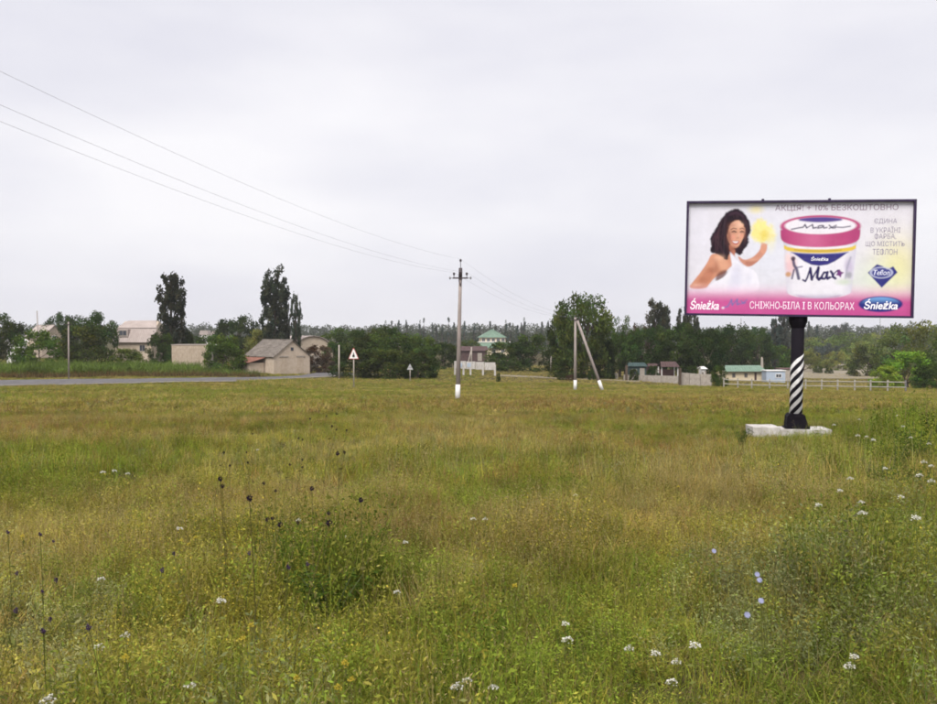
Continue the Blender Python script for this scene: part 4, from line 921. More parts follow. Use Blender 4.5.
def attr_mat(name, rough=0.6):
    m = bpy.data.materials.new(name); m.use_nodes = True; N = m.node_tree.nodes; b = N['Principled BSDF']
    b.inputs['Roughness'].default_value = rough; b.inputs['Specular IOR Level'].default_value = 0.2
    a = N.new('ShaderNodeAttribute'); a.attribute_name = 'col'; m.node_tree.links.new(a.outputs['Color'], b.inputs['Base Color'])
    no = N.new('ShaderNodeTexNoise'); no.inputs['Scale'].default_value = 1.4; no.inputs['Detail'].default_value = 3; bp = N.new('ShaderNodeBump'); bp.inputs['Strength'].default_value = .5; bp.inputs['Distance'].default_value = .06
    tc = N.new('ShaderNodeTexCoord'); L = m.node_tree.links; L.new(tc.outputs['Object'], no.inputs['Vector']); L.new(no.outputs['Fac'], bp.inputs['Height']); L.new(bp.outputs[0], b.inputs['Normal']); return m
def billboard():
    Y = 24.4; c = at(801.3, 258.6, Y); base = gat(795.8, 24.66); th = R(-10.8)
    t = thing('billboard', 'large pink and white paint advertisement billboard on striped post', 'billboard', (base.x, base.y, base.z))
    t.rotation_euler = (0, R(1.0), th); zc = c.z - base.z; Wd, Hd = 5.615, 2.955; fw = 0.055
    xo = -0.085; y0 = -0.22                     # board centre relative to the post
    MB().box((xo, y0 + .05, zc), (Wd - .02, 0.05, Hd - .02)).build('backing_panel', M_STEEL, t)
    fr = MB()
    for sx in (-1, 1): fr.box((xo + sx * (Wd / 2), y0, zc), (fw, 0.16, Hd + fw))
    for sz in (-1, 1): fr.box((xo, y0, zc + sz * (Hd / 2)), (Wd - fw, 0.158, fw))
    fr.build('frame', M_FRAME, t)
    for i in range(5): MB().box((xo + (-2 + i) * 1.27, y0 + .16, zc), (0.08, 0.14, Hd - .2)).build('back_rib', M_BLACK, t)
    for z in (-1.1, 1.1): MB().box((xo, y0 + .29, zc + z), (Wd - .4, 0.10, 0.12)).build('back_beam', M_BLACK, t)
    # lamps brackets on top edge: small pegs
    for x in (-.9, .75): MB().box((xo + x, y0, zc + Hd / 2 + fw), (0.06, 0.06, 0.04)).build('top_lug', M_FRAME, t)
    # post
    zt = zc - Hd / 2 + .0
    m = bpy.data.materials.new('striped_post_paint'); m.use_nodes = True; N = m.node_tree.nodes; L = m.node_tree.links; b = N['Principled BSDF']; b.inputs['Roughness'].default_value = .8; b.inputs['Specular IOR Level'].default_value = .1
    tc = N.new('ShaderNodeTexCoord'); sep = N.new('ShaderNodeSeparateXYZ'); L.new(tc.outputs['Object'], sep.inputs[0])
    def mth(op, a, bb=None, cc=None):
        n = N.new('ShaderNodeMath'); n.operation = op
        for i, q in enumerate((a, bb, cc)):
            if q is None: continue
            if isinstance(q, (int, float)): n.inputs[i].default_value = q
            else: L.new(q, n.inputs[i])
        return n.outputs[0]
    ny_ = mth('MULTIPLY', sep.outputs['Y'], -1.0); ang = mth('ARCTAN2', sep.outputs['X'], ny_)
    per = 0.275; ph = mth('DIVIDE', mth('SUBTRACT', sep.outputs['Z'], mth('MULTIPLY', ang, per * 4 / (2 * math.pi))), per); fr_ = mth('FRACT', mth('ADD', ph, 0.35))
    no = N.new('ShaderNodeTexNoise'); no.inputs['Scale'].default_value = 7; no.inputs['Detail'].default_value = 5; L.new(tc.outputs['Object'], no.inputs['Vector'])
    edge = mth('ADD', fr_, mth('MULTIPLY', mth('SUBTRACT', no.outputs['Fac'], .5), .06))
    wh = mth('GREATER_THAN', edge, 0.52)
    lim = mth('MULTIPLY', mth('LESS_THAN', mth('ADD', sep.outputs['Z'], mth('MULTIPLY', ang, -.1)), zt - 1.10), mth('GREATER_THAN', sep.outputs['Z'], .42)); msk = mth('MULTIPLY', wh, lim)
    cr = N.new('ShaderNodeValToRGB'); cr.color_ramp.elements[0].position = .35; cr.color_ramp.elements[0].color = (.52, .50, .49, 1); cr.color_ramp.elements[1].position = .6; cr.color_ramp.elements[1].color = (.74, .73, .73, 1); L.new(no.outputs['Fac'], cr.inputs['Fac'])
    mx = N.new('ShaderNodeMix'); mx.data_type = 'RGBA'; L.new(msk, mx.inputs['Factor']); mx.inputs[6].default_value = (.010, .008, .012, 1); L.new(cr.outputs['Color'], mx.inputs[7]); L.new(mx.outputs[2], b.inputs['Base Color'])
    r = 0.165
    MB().tube([(0, 0, 0.05), (0, 0, zt - .1)], r, 28).build('post', m, t, True)
    MB().tube([(0, 0, zt - .32), (0, 0, zt - .14), (0, 0, zt - .005)], [r + .004, .235, .235], 24).build('post_head', M_BLACK, t)
    MB().box((0, .0, zt + .06), (1.6, 0.3, 0.12)).build('saddle_beam', M_BLACK, t)
    # black foot: box with sloping cheeks
    zb = at(807, 429.6, 24.26).z - base.z + .01
    MB().prism([(-.26, zb - .05), (.28, zb - .05), (.28, zb + .08), (.20, zb + .34), (.15, zb + .38), (-.18, zb + .38), (-.24, zb + .31), (-.26, zb + .1)], -.25, .25).build('foot_housing', M_BLACK, t)
    for sx in (-.22, .24):
        for sy in (-.27,): MB().tube([(sx * 1.25, sy, zb + .01), (sx * 1.25, sy, zb + .07)], .025, 6).build('anchor_bolt', M_BLACK, t)
    MB().box((.01, .02, zb + .012), (0.62, .58, 0.03)).build('foot_plate', M_BLACK, t)
    # poster with its print
    nx, ny = 640, 320; I = poster_paint(nx, ny); pw, ph_ = Wd - fw + .004, Hd - fw + .004; yp = y0 + .02
    xs = np.linspace(-pw / 2, pw / 2, nx) + xo; zs = np.linspace(ph_ / 2, -ph_ / 2, ny) + zc
    X, Z = np.meshgrid(xs, zs); V = np.stack([X, np.full_like(X, yp), Z], -1).reshape(-1, 3); i = np.arange(nx * ny).reshape(ny, nx)
    Q = np.stack([i[:-1, :-1], i[1:, :-1], i[1:, 1:], i[:-1, 1:]], -1).reshape(-1, 4)
    po = link('poster', np_mesh('poster', V, [Q], attr_mat('printed_poster'), np.concatenate([I.reshape(-1, 3), np.ones((nx * ny, 1))], 1)), t)
    po['label'] = 'printed poster of a dark haired woman and a white paint bucket'
    inks = {}
    def ink(c):
        if c not in inks:
            mm = bpy.data.materials.new('printing_ink'); mm.use_nodes = True; bb = mm.node_tree.nodes['Principled BSDF']; bb.inputs['Base Color'].default_value = (*lin(*c), 1); bb.inputs['Roughness'].default_value = .6; bb.inputs['Specular IOR Level'].default_value = .2; inks[c] = mm
        return inks[c]
    def uv(px, py): u = (px - 688.5) / 225.5; return xo + (u - .5) * pw, zc + (.5 - (py - 202.2 + .7 * u) / (111 + 4.2 * u)) * ph_
    def text(s, px0, px1, py0, py1, c, bold=0.0, shear=0.0, lift=.004, rot=0.0):
        cu = bpy.data.curves.new('lettering', 'FONT'); cu.body = s; cu.offset = bold; cu.shear = shear; cu.resolution_u = 4; cu.fill_mode = 'FRONT'
        ob = bpy.data.objects.new('lettering', cu); me = bpy.data.meshes.new_from_object(ob); bpy.data.objects.remove(ob)
        co = np.empty(len(me.vertices) * 3, np.float32); me.vertices.foreach_get('co', co); co = co.reshape(-1, 3)
        mn, mx_ = co.min(0), co.max(0); x0_, z0_ = uv(px0, py1); x1_, z1_ = uv(px1, py0)
        X_ = x0_ + (co[:, 0] - mn[0]) / (mx_[0] - mn[0]) * (x1_ - x0_); Z_ = z0_ + (co[:, 1] - mn[1]) / (mx_[1] - mn[1]) * (z1_ - z0_) + rot * (X_ - x0_)
        co = np.stack([X_, np.full_like(X_, yp - lift), Z_], 1).astype(np.float32); me.vertices.foreach_set('co', co.ravel()); me.materials.clear(); me.materials.append(ink(c)); me.update()
        return link('lettering', me, po)
    def bar(px, py0, py1, w, c):
        x, z0_ = uv(px, py1); _, z1_ = uv(px, py0); MB().add([(x - w, yp - .0045, z0_), (x + w, yp - .0045, z0_), (x + w, yp - .0045, z1_), (x - w, yp - .0045, z1_)], [(0, 1, 2, 3)]).build('lettering', ink(c), po)
    Bx = lambda x, y: (775 + x / 5.634, 195 + y / 5.634)
    text('АКЦІЯ! + 10% БЕЗКОШТОВНО', *[777.5, 899.5], 203.6, 211.0, (150, 132, 148), .006)
    for k, s in enumerate(('ЄДИНА', 'В УКРАЇНІ', 'ОАРБА,', 'ЩО МІСТИТЬ', 'ТЕОЛОН')):
        hw = (11, 14.5, 10.5, 19, 12)[k]; py = 218.2 + k * 7.65; text(s, 887.5 - hw, 887.5 + hw, py, py + (5.8 if k not in (1,) else 6.6), (158, 150, 168))
        if k in (2, 4): bar((879.0, 885.2)[k == 4], py - .2, py + 5.6, .009, (158, 150, 168))
    text('СНІЖНО-БІЛА І В КОЛЬОРАХ', 754, 859, 302.6, 308.8, (244, 226, 240), .004)
    text('Śnieżka', 692.3, 722.5, 298.2, 309.4, (250, 240, 248), .02, .22)
    text('Śnieżka', 868.5, 901.5, 299.6, 309.6, (248, 246, 252), .02, .22)
    text('Śnieżka', *[Bx(224, 0)[0], Bx(322, 0)[0]], Bx(0, 344)[1], Bx(0, 369)[1], (236, 236, 246), .02, .2)
    text('Teflon', Bx(574, 0)[0], Bx(664, 0)[0], Bx(0, 422)[1], Bx(0, 452)[1], (214, 216, 236), .01, .25)
    text('ФАРБА ЛАТЕКСНА', Bx(190, 0)[0], Bx(352, 0)[0], 286.0, 287.8, (188, 196, 222)) if False else None
    # concrete plinth: two whitewashed blocks, top-level things the post stands on
    bx = lambda px, Y_: gat(px, Y_).x - base.x
    def block(px0, px1, pyt, name, lab, yy, dpt, m):
        x0_, x1_ = (px0 - CX) / F * yy, (px1 - CX) / F * yy; ztop = at((px0 + px1) / 2, pyt, yy).z; zg = gz((x0_ + x1_) / 2, yy) - .35
        import bmesh
        bm = bmesh.new(); bmesh.ops.create_cube(bm, size=1); bmesh.ops.scale(bm, verts=bm.verts, vec=(x1_ - x0_, dpt, ztop - zg)); bmesh.ops.bevel(bm, geom=bm.edges[:], offset=.012, segments=1, affect='EDGES')
        bmesh.ops.subdivide_edges(bm, edges=bm.edges[:], cuts=2, use_grid_fill=True)
        g = random.Random(len(name))
        for v in bm.verts: v.co += Vector((g.uniform(-1, 1), g.uniform(-1, 1), g.uniform(-1, 1))) * .010
        me = bpy.data.meshes.new(name); bm.to_mesh(me); bm.free(); me.materials.append(m); o = link(name, me)
        o.location = ((x0_ + x1_) / 2, yy + dpt / 2, (ztop + zg) / 2); o.rotation_euler = (0, 0, R(-3)); return tag(o, lab, 'concrete block'), ztop
    block(754.5, 781.5, 427.3, 'plinth_block', 'left whitewashed concrete block at the billboard foot', 24.22, .80, M_OLDWHITE)
    _, zt2 = block(782.5, 833, 429.6, 'plinth_block', 'right whitewashed concrete block carrying the billboard post', 24.26, .85, M_OLDWHITE)
    return base, zt2
BB, PL_TOP = billboard()
print('plinth top rel', PL_TOP - BB.z)

# ------------------------------------------------------------------ meadow plants (stuff)
def arr_blades(g, n, hmin, hmax, wid, rad, lean, seg=3):
    """grass blades; returns V, [quads, tris], n verts per blade"""
    a = g.uniform(0, 6.283, n); r = rad * np.sqrt(g.uniform(0, 1, n)); bx, by = r * np.cos(a), r * np.sin(a)
    h = g.uniform(hmin, hmax, n); az = g.uniform(0, 6.283, n); ln = np.abs(g.normal(lean, lean * .5, n)); w = wid * g.uniform(.6, 1.3, n)
    side = az + np.pi / 2 + g.normal(0, .6, n); V = []
    for k in range(seg + 1):
        t = k / seg; cx = bx + np.cos(az) * ln * h * t ** 1.8; cy = by + np.sin(az) * ln * h * t ** 1.8; z = h * t * (1 - .28 * np.minimum(ln, 1.2) * t)
        ww = w * (1 - t) ** .7 * .5
        if k < seg:
            V += [np.stack([cx - np.cos(side) * ww, cy - np.sin(side) * ww, z], 1), np.stack([cx + np.cos(side) * ww, cy + np.sin(side) * ww, z], 1)]
        else: V += [np.stack([cx, cy, z], 1)]
    m = 2 * seg + 1; V = np.stack(V, 1).reshape(-1, 3); o = np.arange(n)[:, None] * m
    Q = np.concatenate([o + np.array([2*k, 2*k+1, 2*k+3, 2*k+2]) for k in range(seg - 1)], 0) if seg > 1 else np.zeros((0, 4), int)
    T = o + np.array([2*seg-2, 2*seg-1, 2*seg]); tips = V.reshape(n, m, 3)[:, -1]
    return V, Q, T, m, tips
def tuft(name, g, lod, style):
    """one tuft of plants as a mesh; col.rgb multiplies the tint where alpha is 0"""
    wf = (1, 1.7, 3.6)[lod]; nf = (1, .75, .55)[lod]; Vs, Qs, Ts, Cs = [], [], [], []; off = 0
    def add(V, Q, T, C):
        nonlocal off
        Vs.append(V); Qs.append(Q + off); Ts.append(T + off); Cs.append(C); off += len(V)
    def blades(n, h0, h1, w, rad, lean, c=None, dry=.12):
        n = max(4, int(n * nf)); V, Q, T, m, tips = arr_blades(g, n, h0, h1, w * wf, rad, lean, 3 if lod < 2 else 2)
        v = g.uniform(.68, 1.34, n)[:, None] * np.stack([1 + g.normal(0, .10, n), np.ones(n), 1 + g.normal(0, .12, n)], 1)
        al = np.zeros(n); d = g.random(n) < dry; v[d] = np.array([.25, .20, .08]) * g.uniform(.8, 1.2, (d.sum(), 1)); al[d] = 1
        if c is not None: v = np.array(c) * v; al[:] = 1
        add(V, Q, T, np.repeat(np.concatenate([v, al[:, None]], 1), m, 0)); return tips
    def bits(P, size, c, var=.2, al=1, asp=.6):
        V, Q = quads(P, np.full(len(P), size) * (1, 1.35, 2.2)[lod], g, 0, asp)
        cc = np.array(c) * g.uniform(1 - var, 1 + var, (len(P), 1)); add(V, Q, np.zeros((0, 3), int), np.repeat(np.concatenate([cc, np.full((len(P), 1), al)], 1), 4, 0))
    if style == 'green': blades(50, .10, .32, .006, .14, .55)
    elif style == 'tall': blades(22, .18, .42, .005, .13, .45); blades(22, .1, .25, .0065, .14, .7)
    elif style in ('straw', 'rust'):
        blades(24, .12, .32, .005, .12, .5, dry=.3 if style == 'straw' else .2)
        sc = (.36, .29, .125) if style == 'straw' else (.25, .135, .062); tips = blades(9, .26, .50, .0032, .10, .38, sc)
        k = 9 if lod == 0 else 5; P = np.repeat(tips, k, 0); f = np.tile(np.linspace(0, 1, k), len(tips)); P = P + np.stack([g.normal(0, .008, len(P)), g.normal(0, .008, len(P)), -f * .12 + g.normal(0, .01, len(P))], 1)
        bits(P, .0068, sc, .3, 1, .28)
    elif style == 'forb':                       # leafy stems
        tips = blades(9, .22, .42, .006, .11, .25); k = 24 if lod == 0 else 12
        f = g.uniform(.15, 1, (len(tips), k, 1)); P = (tips[:, None] * f + g.normal(0, .032, (len(tips), k, 3))).reshape(-1, 3); P[:, 2] = np.abs(P[:, 2]); bits(P, .0105, (1, 1, 1), .45, 0, .36); blades(12, .08, .2, .007, .12, .6)
    elif style == 'feather':                    # grey-green wormwood / yarrow leaves
        tips = blades(10, .18, .40, .004, .12, .3); k = 22 if lod == 0 else 12
        f = g.uniform(.1, 1, (len(tips), k, 1)); P = (tips[:, None] * f + g.normal(0, .026, (len(tips), k, 3))).reshape(-1, 3); P[:, 2] = np.abs(P[:, 2]); bits(P, .013, (1.05, 1.02, 1.25), .3, 0, .35)
    elif style == 'yellow':
        tips = blades(10, .22, .36, .004, .13, .25); k = 14; f = g.uniform(.2, .9, (len(tips), k, 1)); P = (tips[:, None] * f + g.normal(0, .03, (len(tips), k, 3))).reshape(-1, 3); P[:, 2] = np.abs(P[:, 2]); bits(P, .010, (1, 1.05, 1), .4, 0, .36)
        P = np.repeat(tips[:7], 2, 0); P = P + g.normal(0, .02, P.shape); bits(P, .0056, (.50, .39, .06), .3, 1, .8); blades(14, .08, .25, .005, .13, .5)
    V = np.concatenate(Vs); F_ = [q for q in (np.concatenate(Qs), np.concatenate(Ts)) if len(q)]
    return bpy.data.objects.new(name, np_mesh(name, V, F_, M_GRASS, np.concatenate(Cs)))
STYLES = ['green', 'green', 'tall', 'straw', 'straw', 'rust', 'rust', 'forb', 'forb', 'feather', 'yellow']
def tuft_collection(lod):
    c = bpy.data.collections.new('tufts_%d' % lod); g = np.random.default_rng(40 + lod)
    for i, st in enumerate(STYLES): c.objects.link(tuft('tuft_%d_%02d' % (lod, i), g, lod, st))
    return c
def scatter(name, P, rot, scl, idx, tint, coll, label, cat):
    me = bpy.data.meshes.new(name); me.vertices.add(len(P)); me.vertices.foreach_set('co', P.astype(np.float32).ravel())
    def at_(n, ty, key, d): a = me.attributes.new(n, ty, 'POINT'); a.data.foreach_set(key, d)
    at_('rot', 'FLOAT_VECTOR', 'vector', rot.astype(np.float32).ravel()); at_('scl', 'FLOAT_VECTOR', 'vector', scl.astype(np.float32).ravel())
    at_('idx', 'INT', 'value', idx.astype(np.int32)); at_('tint', 'FLOAT_COLOR', 'color', np.concatenate([tint, np.ones((len(P), 1))], 1).astype(np.float32).ravel())
    o = link(name, me); ng = bpy.data.node_groups.new(name, 'GeometryNodeTree')
    ng.interface.new_socket('Geometry', in_out='INPUT', socket_type='NodeSocketGeometry'); ng.interface.new_socket('Geometry', in_out='OUTPUT', socket_type='NodeSocketGeometry')
    N = ng.nodes; L = ng.links; gi, go = N.new('NodeGroupInput'), N.new('NodeGroupOutput'); iop = N.new('GeometryNodeInstanceOnPoints'); ci = N.new('GeometryNodeCollectionInfo')
    ci.inputs['Collection'].default_value = coll; ci.inputs['Separate Children'].default_value = True; ci.inputs['Reset Children'].default_value = True
    def na(n, ty): q = N.new('GeometryNodeInputNamedAttribute'); q.data_type = ty; q.inputs['Name'].default_value = n; return q.outputs['Attribute']
    L.new(gi.outputs[0], iop.inputs['Points']); L.new(ci.outputs[0], iop.inputs['Instance']); iop.inputs['Pick Instance'].default_value = True
    L.new(na('idx', 'INT'), iop.inputs['Instance Index']); L.new(na('scl', 'FLOAT_VECTOR'), iop.inputs['Scale'])
    e2r = N.new('FunctionNodeEulerToRotation'); L.new(na('rot', 'FLOAT_VECTOR'), e2r.inputs[0]); L.new(e2r.outputs[0], iop.inputs['Rotation'])
    L.new(iop.outputs[0], go.inputs[0]); md = o.modifiers.new('scatter', 'NODES'); md.node_group = ng
    return tag(o, label, cat, kind='stuff')

# where the meadow is green, dry, rusty, grey or weedy, as seen in the photo: (px, py, rx, ry, kind, weight)
PATCH = [
 (560, 404, 190, 8, 'rust', .75), (640, 416, 150, 6, 'rust', .45), (480, 428, 120, 9, 'straw', .4), (60, 430, 120, 16, 'rust', .55), (40, 410, 90, 5, 'rust', .35), (250, 428, 110, 8, 'rust', .30),
 (130, 462, 200, 13, 'green', .5), (300, 455, 120, 12, 'straw', .35), (470, 465, 70, 18, 'straw', .55), (400, 500, 60, 22, 'straw', .6), (140, 505, 130, 9, 'rust', .45), (330, 505, 70, 20, 'straw', .35),
 (560, 440, 130, 12, 'rust', .4), (580, 470, 60, 16, 'green', .55), (430, 520, 80, 16, 'green', .8), (620, 500, 50, 20, 'straw', .4), (720, 500, 90, 28, 'straw', .55), (700, 525, 110, 18, 'rust', .35),
 (760, 430, 90, 10, 'green', .55), (700, 400, 160, 6, 'rust', .4), (890, 455, 85, 38, 'green', 1.6), (900, 450, 60, 26, 'weed', .5), (800, 450, 55, 16, 'green', .8), (900, 520, 70, 26, 'green', .75), (830, 530, 40, 20, 'straw', .4),
 (330, 598, 50, 22, 'weed', .95), (840, 600, 75, 40, 'weed', .65), (760, 640, 80, 40, 'grey', .7), (880, 660, 80, 50, 'grey', .5), (640, 590, 60, 30, 'green', .3), (560, 570, 90, 30, 'straw', .3), (470, 610, 70, 34, 'straw', .28),
 (40, 650, 70, 50, 'grey', .6), (110, 600, 60, 20, 'green', .5), (220, 560, 90, 18, 'yellow', .5), (130, 660, 90, 40, 'yellow', .45), (340, 680, 90, 30, 'yellow', .5), (250, 635, 40, 18, 'yellow', .5), (600, 555, 100, 20, 'yellow', .25),
 (230, 640, 60, 40, 'straw', .25), (700, 610, 50, 60, 'rust', .15), (120, 395, 220, 7, 'green', .5), (380, 395, 120, 6, 'green', .35), (860, 405, 110, 8, 'straw', .25), (590, 395, 100, 3, 'green', .2), (180, 385, 300, 3, 'straw', .15),
]
KINDS = ['green', 'straw', 'rust', 'weed', 'grey', 'yellow']
def weights(x, y, z):
    px, py = project(x, y, z); W_ = {k: np.zeros(len(x)) for k in KINDS}
    jx = (fbm(x * .5, y * .5, 61, 3) - .5) * 60; jy = (fbm(x * .5, y * .5, 71, 3) - .5) * 14 * np.clip((py - 370) / 120, .2, 2)
    for cx, cy, rx, ry, k, w in PATCH:
        W_[k] = np.maximum(W_[k], w * np.exp(-(((px + jx - cx) / rx) ** 2 + ((py + jy - cy) / ry) ** 2)))
    n1, n2, n3 = fbm(x * .30, y * .22, 11, 4), fbm(x * .3 + 40, y * .3, 23, 4), fbm(x * .9, y * .9, 31, 3)
    W_['straw'] += np.clip((n1 - .46) * 3.0, 0, .8); W_['rust'] += np.clip((n2 - .55) * 2.2, 0, .45); W_['green'] += np.clip((.50 - n1) * 2.8, 0, .7) + .08
    W_['grey'] += np.clip((n3 - .6) * 1.2, 0, .25); W_['weed'] += np.clip((.40 - n3) * 1.2, 0, .25); W_['yellow'] += np.clip((fbm(x * .6, y * .6, 91, 3) - .64) * 1.6, 0, .35)
    return W_
TINT = {'olive': (.244, .228, .038), 'green': (.166, .220, .029), 'straw': (.405, .332, .104), 'rust': (.295, .180, .066), 'weed': (.070, .112, .017), 'grey': (.200, .218, .086), 'yellow': (.230, .212, .030)}
def road_mask(x, y):
    """True where the carriageway and its shoulder lie"""
    out = np.zeros(len(x), bool)
    for i in range(len(road_n) - 1):
        q = [sh0[i], sh0[i + 1], road_f[i + 1], road_f[i]]; ins = np.ones(len(x), bool)
        sgn = None
        for k in range(4):
            a, b = q[k], q[(k + 1) % 4]; c = (b.x - a.x) * (y - a.y) - (b.y - a.y) * (x - a.x); s_ = c > 0; sgn = s_ if k == 0 else sgn; ins &= (s_ == sgn)
        out |= ins
    return out
def meadow(lod, y0, y1, dens, sc, coll):
    g = np.random.default_rng(300 + lod); half = lambda y: .60 * y + 1.5
    n = int(dens * (y1 - y0) * (half(y0) + half(y1))); y = np.sqrt(g.uniform(y0 ** 2, y1 ** 2, n)); x = g.uniform(-1, 1, n) * half(y)
    if lod == 2: n_ = ~road_mask(x, y); x, y = x[n_], y[n_]
    k = ~((np.abs(x - BB.x + .1) < 1.05) & (np.abs(y - 24.66) < .42)); x, y = x[k], y[k]
    z = ground(x, y); W_ = weights(x, y, z); n = len(x)
    M_ = np.stack([np.full(n, .42)] + [W_[k] for k in KINDS], 1); cum = np.cumsum(M_, 1) / M_.sum(1)[:, None]; ch = (g.random(n)[:, None] > cum).sum(1).clip(0, 6)
    names = ['olive'] + KINDS; pick = {'olive': [0, 1, 2, 2, 9, 3, 7, 8, 0], 'green': [0, 1, 2, 8, 7], 'straw': [3, 4, 2, 0, 3], 'rust': [5, 6, 2, 0], 'weed': [7, 8, 8], 'grey': [9, 9, 7, 2], 'yellow': [10, 10, 10, 7]}
    idx = np.zeros(n, int); tint = np.zeros((n, 3))
    for i, nm in enumerate(names):
        m = ch == i; idx[m] = g.choice(pick[nm], m.sum()); tint[m] = TINT[nm]
    # neighbours lean toward the patch they stand in
    blend = sum(np.array(TINT[nm])[None] * (M_[:, i:i + 1]) for i, nm in enumerate(names)) / M_.sum(1)[:, None]; tint = tint * .72 + blend * .28
    tint *= g.uniform(.68, 1.36, (n, 1)) * (0.42 + .62 * fbm(x * .35, y * .35, 47, 3) + .58 * fbm(x * 1.5, y * 1.1, 57, 2))[:, None]; tint[:, 0] *= g.uniform(.92, 1.1, n)
    hgt = g.uniform(.65, 1.25, n) * (.45 + .35 * fbm(x * .25, y * .25, 53, 3) + .95 * vnoise(x * 1.1, y * .9, 59) ** 1.6) * sc * np.where(W_['weed'] > .35, 1.35, 1.0)
    px, py = project(x, y, z); tall = np.exp(-(((px - 905) / 80) ** 2 + ((py - 458) / 34) ** 2)); hgt *= 1 + 1.3 * tall
    hgt *= 1 - .45 * np.exp(-(((y - 24) / 3.5) ** 2 + ((x - BB.x) / 2.2) ** 2)) * (y > 21.5)
    hgt *= np.interp(y, [0, 12, 24, 40, 62, 128], [1, .95, .72, .6, .46, .42])
    wd = hgt * .35 + sc * .75
    rot = np.stack([g.normal(0, .10, n), g.normal(0, .10, n), g.uniform(0, 6.28, n)], 1)
    return scatter('meadow_grass', np.stack([x, y, z - .01], 1), rot, np.stack([wd, wd, hgt], 1), idx, tint, coll,
                   ('fine foreground meadow grass with dry stalks and herbs', 'olive and straw coloured meadow grass around the billboard foot', 'distant meadow grass sloping down to the road and trees')[lod], 'grass')
TC = [tuft_collection(i) for i in range(3)]
meadow(0, 2.6, 13, 95, 1.0, TC[0]); meadow(1, 13, 38, 34, 1.0, TC[1]); meadow(2, 38, 128, 9, 1.35, TC[2])

# rough grass behind the road and on the far slope, and the dark dry weed bank before the corn
def band(name, label, poly_px, dens, sc, tints, picks, coll, seed, hs=(.7, 1.3)):
    """poly_px: (px0, px1, Y0, Y1)"""
    g = np.random.default_rng(seed); px0, px1, Y0, Y1 = poly_px; n = int(dens * (px1 - px0) / F * (Y0 + Y1) / 2 * (Y1 - Y0))
    y = g.uniform(Y0, Y1, n); x = (g.uniform(px0, px1, n) - CX) / F * y; m = ~road_mask(x, y); x, y = x[m], y[m]; n = len(x)
    t = np.array(tints)[g.integers(0, len(tints), n)] * g.uniform(.75, 1.25, (n, 1)); h = g.uniform(*hs, n) * sc; wd = sc * .7 + h * .3
    return scatter(name, np.stack([x, y, ground(x, y) - .02], 1), np.stack([g.normal(0, .1, n), g.normal(0, .1, n), g.uniform(0, 6.28, n)], 1), np.stack([wd, wd, h], 1), g.choice(picks, n), t, coll, label, 'grass')
band('far_grass', 'rough grass between the road and the farmyards', (-120, 480, 126, 215), 1.8, 2.0, [TINT['olive'], TINT['green'], TINT['straw']], [0, 2, 3, 7], TC[2], 1, (.25, .5))
band('far_grass', 'rough grass down the slope to the kiosks and white fence', (480, 1060, 126, 260), 1.6, 2.0, [TINT['olive'], TINT['straw'], TINT['straw']], [0, 2, 3, 4], TC[2], 2, (.18, .34))
band('verge_grass', 'taller verge grass hiding the right end of the road', (238, 350, 104, 117), 4.5, 2.0, [TINT['olive'], TINT['straw'], TINT['green']], [0, 2, 3, 7], TC[2], 6, (.5, .95))
def corn_mesh(i):
    g = np.random.default_rng(80 + i); V, Q, T, m, tips = arr_blades(g, 16, .9, 1.9, .10, .16, .55, 3); c1 = np.ones((16, 3)) * g.uniform(.7, 1.3, (16, 1))
    c = np.repeat(np.concatenate([c1, np.zeros((16, 1))], 1), m, 0); o = bpy.data.objects.new('corn_%d' % i, np_mesh('corn', V, [Q, T], M_GRASS, c)); return o
CORN = bpy.data.collections.new('corn')
for i in range(4): CORN.objects.link(corn_mesh(i))
def corn():
    g = np.random.default_rng(9); P = []
    for r in range(16):
        for px in np.arange(-110, 262, 3.1):
            Y = 122.5 + r * 1.1 + px * .045 + g.normal(0, .2); q = px + g.uniform(-1.5, 1.5)
            if q > 205 and r > 9 - (q - 205) * .1: continue
            P.append(((q - CX) / F * Y, Y))
    P = np.array(P); n = len(P); h = g.uniform(.8, 1.3, n) * (.75 + .45 * vnoise(P[:, 0] * .25, P[:, 1] * .25, 8)) * np.clip(1.05 - (P[:, 0] + 24) * .0 , .5, 1.1) * np.where((P[:, 0] / P[:, 1] * F + CX) > 200, .62, .95)
    t = np.array((.125, .178, .038)) * (.6 + .8 * vnoise(P[:, 0] * .35, P[:, 1] * .35, 3))[:, None] * g.uniform(.75, 1.25, (n, 1))
    scatter('corn_crop', np.stack([P[:, 0], P[:, 1], ground(P[:, 0], P[:, 1]) - .02], 1), np.stack([np.zeros(n), np.zeros(n), g.uniform(0, 6.28, n)], 1), np.stack([h, h, h], 1), g.integers(0, 4, n), t, CORN, 'bright green corn crop beyond the road', 'crop')
    # dark brown dry weeds on the bank in front
    P = []
    for px in np.arange(-110, 300, .75):
        for k in range(3):
            Y = 118.6 + px * .045 + g.uniform(-1.2, 3.0); P.append(((px + g.uniform(-1, 1) - CX) / F * Y, Y))
    P = np.array(P); P = P[~road_mask(P[:, 0], P[:, 1])]; n = len(P); t = np.array((.075, .055, .028)) * g.uniform(.6, 1.5, (n, 1)); h = g.uniform(1.3, 2.6, n)
    scatter('dry_weeds', np.stack([P[:, 0], P[:, 1], ground(P[:, 0], P[:, 1]) - .02], 1), np.stack([g.normal(0, .1, n), g.normal(0, .1, n), g.uniform(0, 6.28, n)], 1), np.stack([h * .8, h * .8, h], 1), g.choice([5, 6, 7, 2], n), t, TC[2], 'dark dry weed bank between road and corn', 'weeds')
corn()

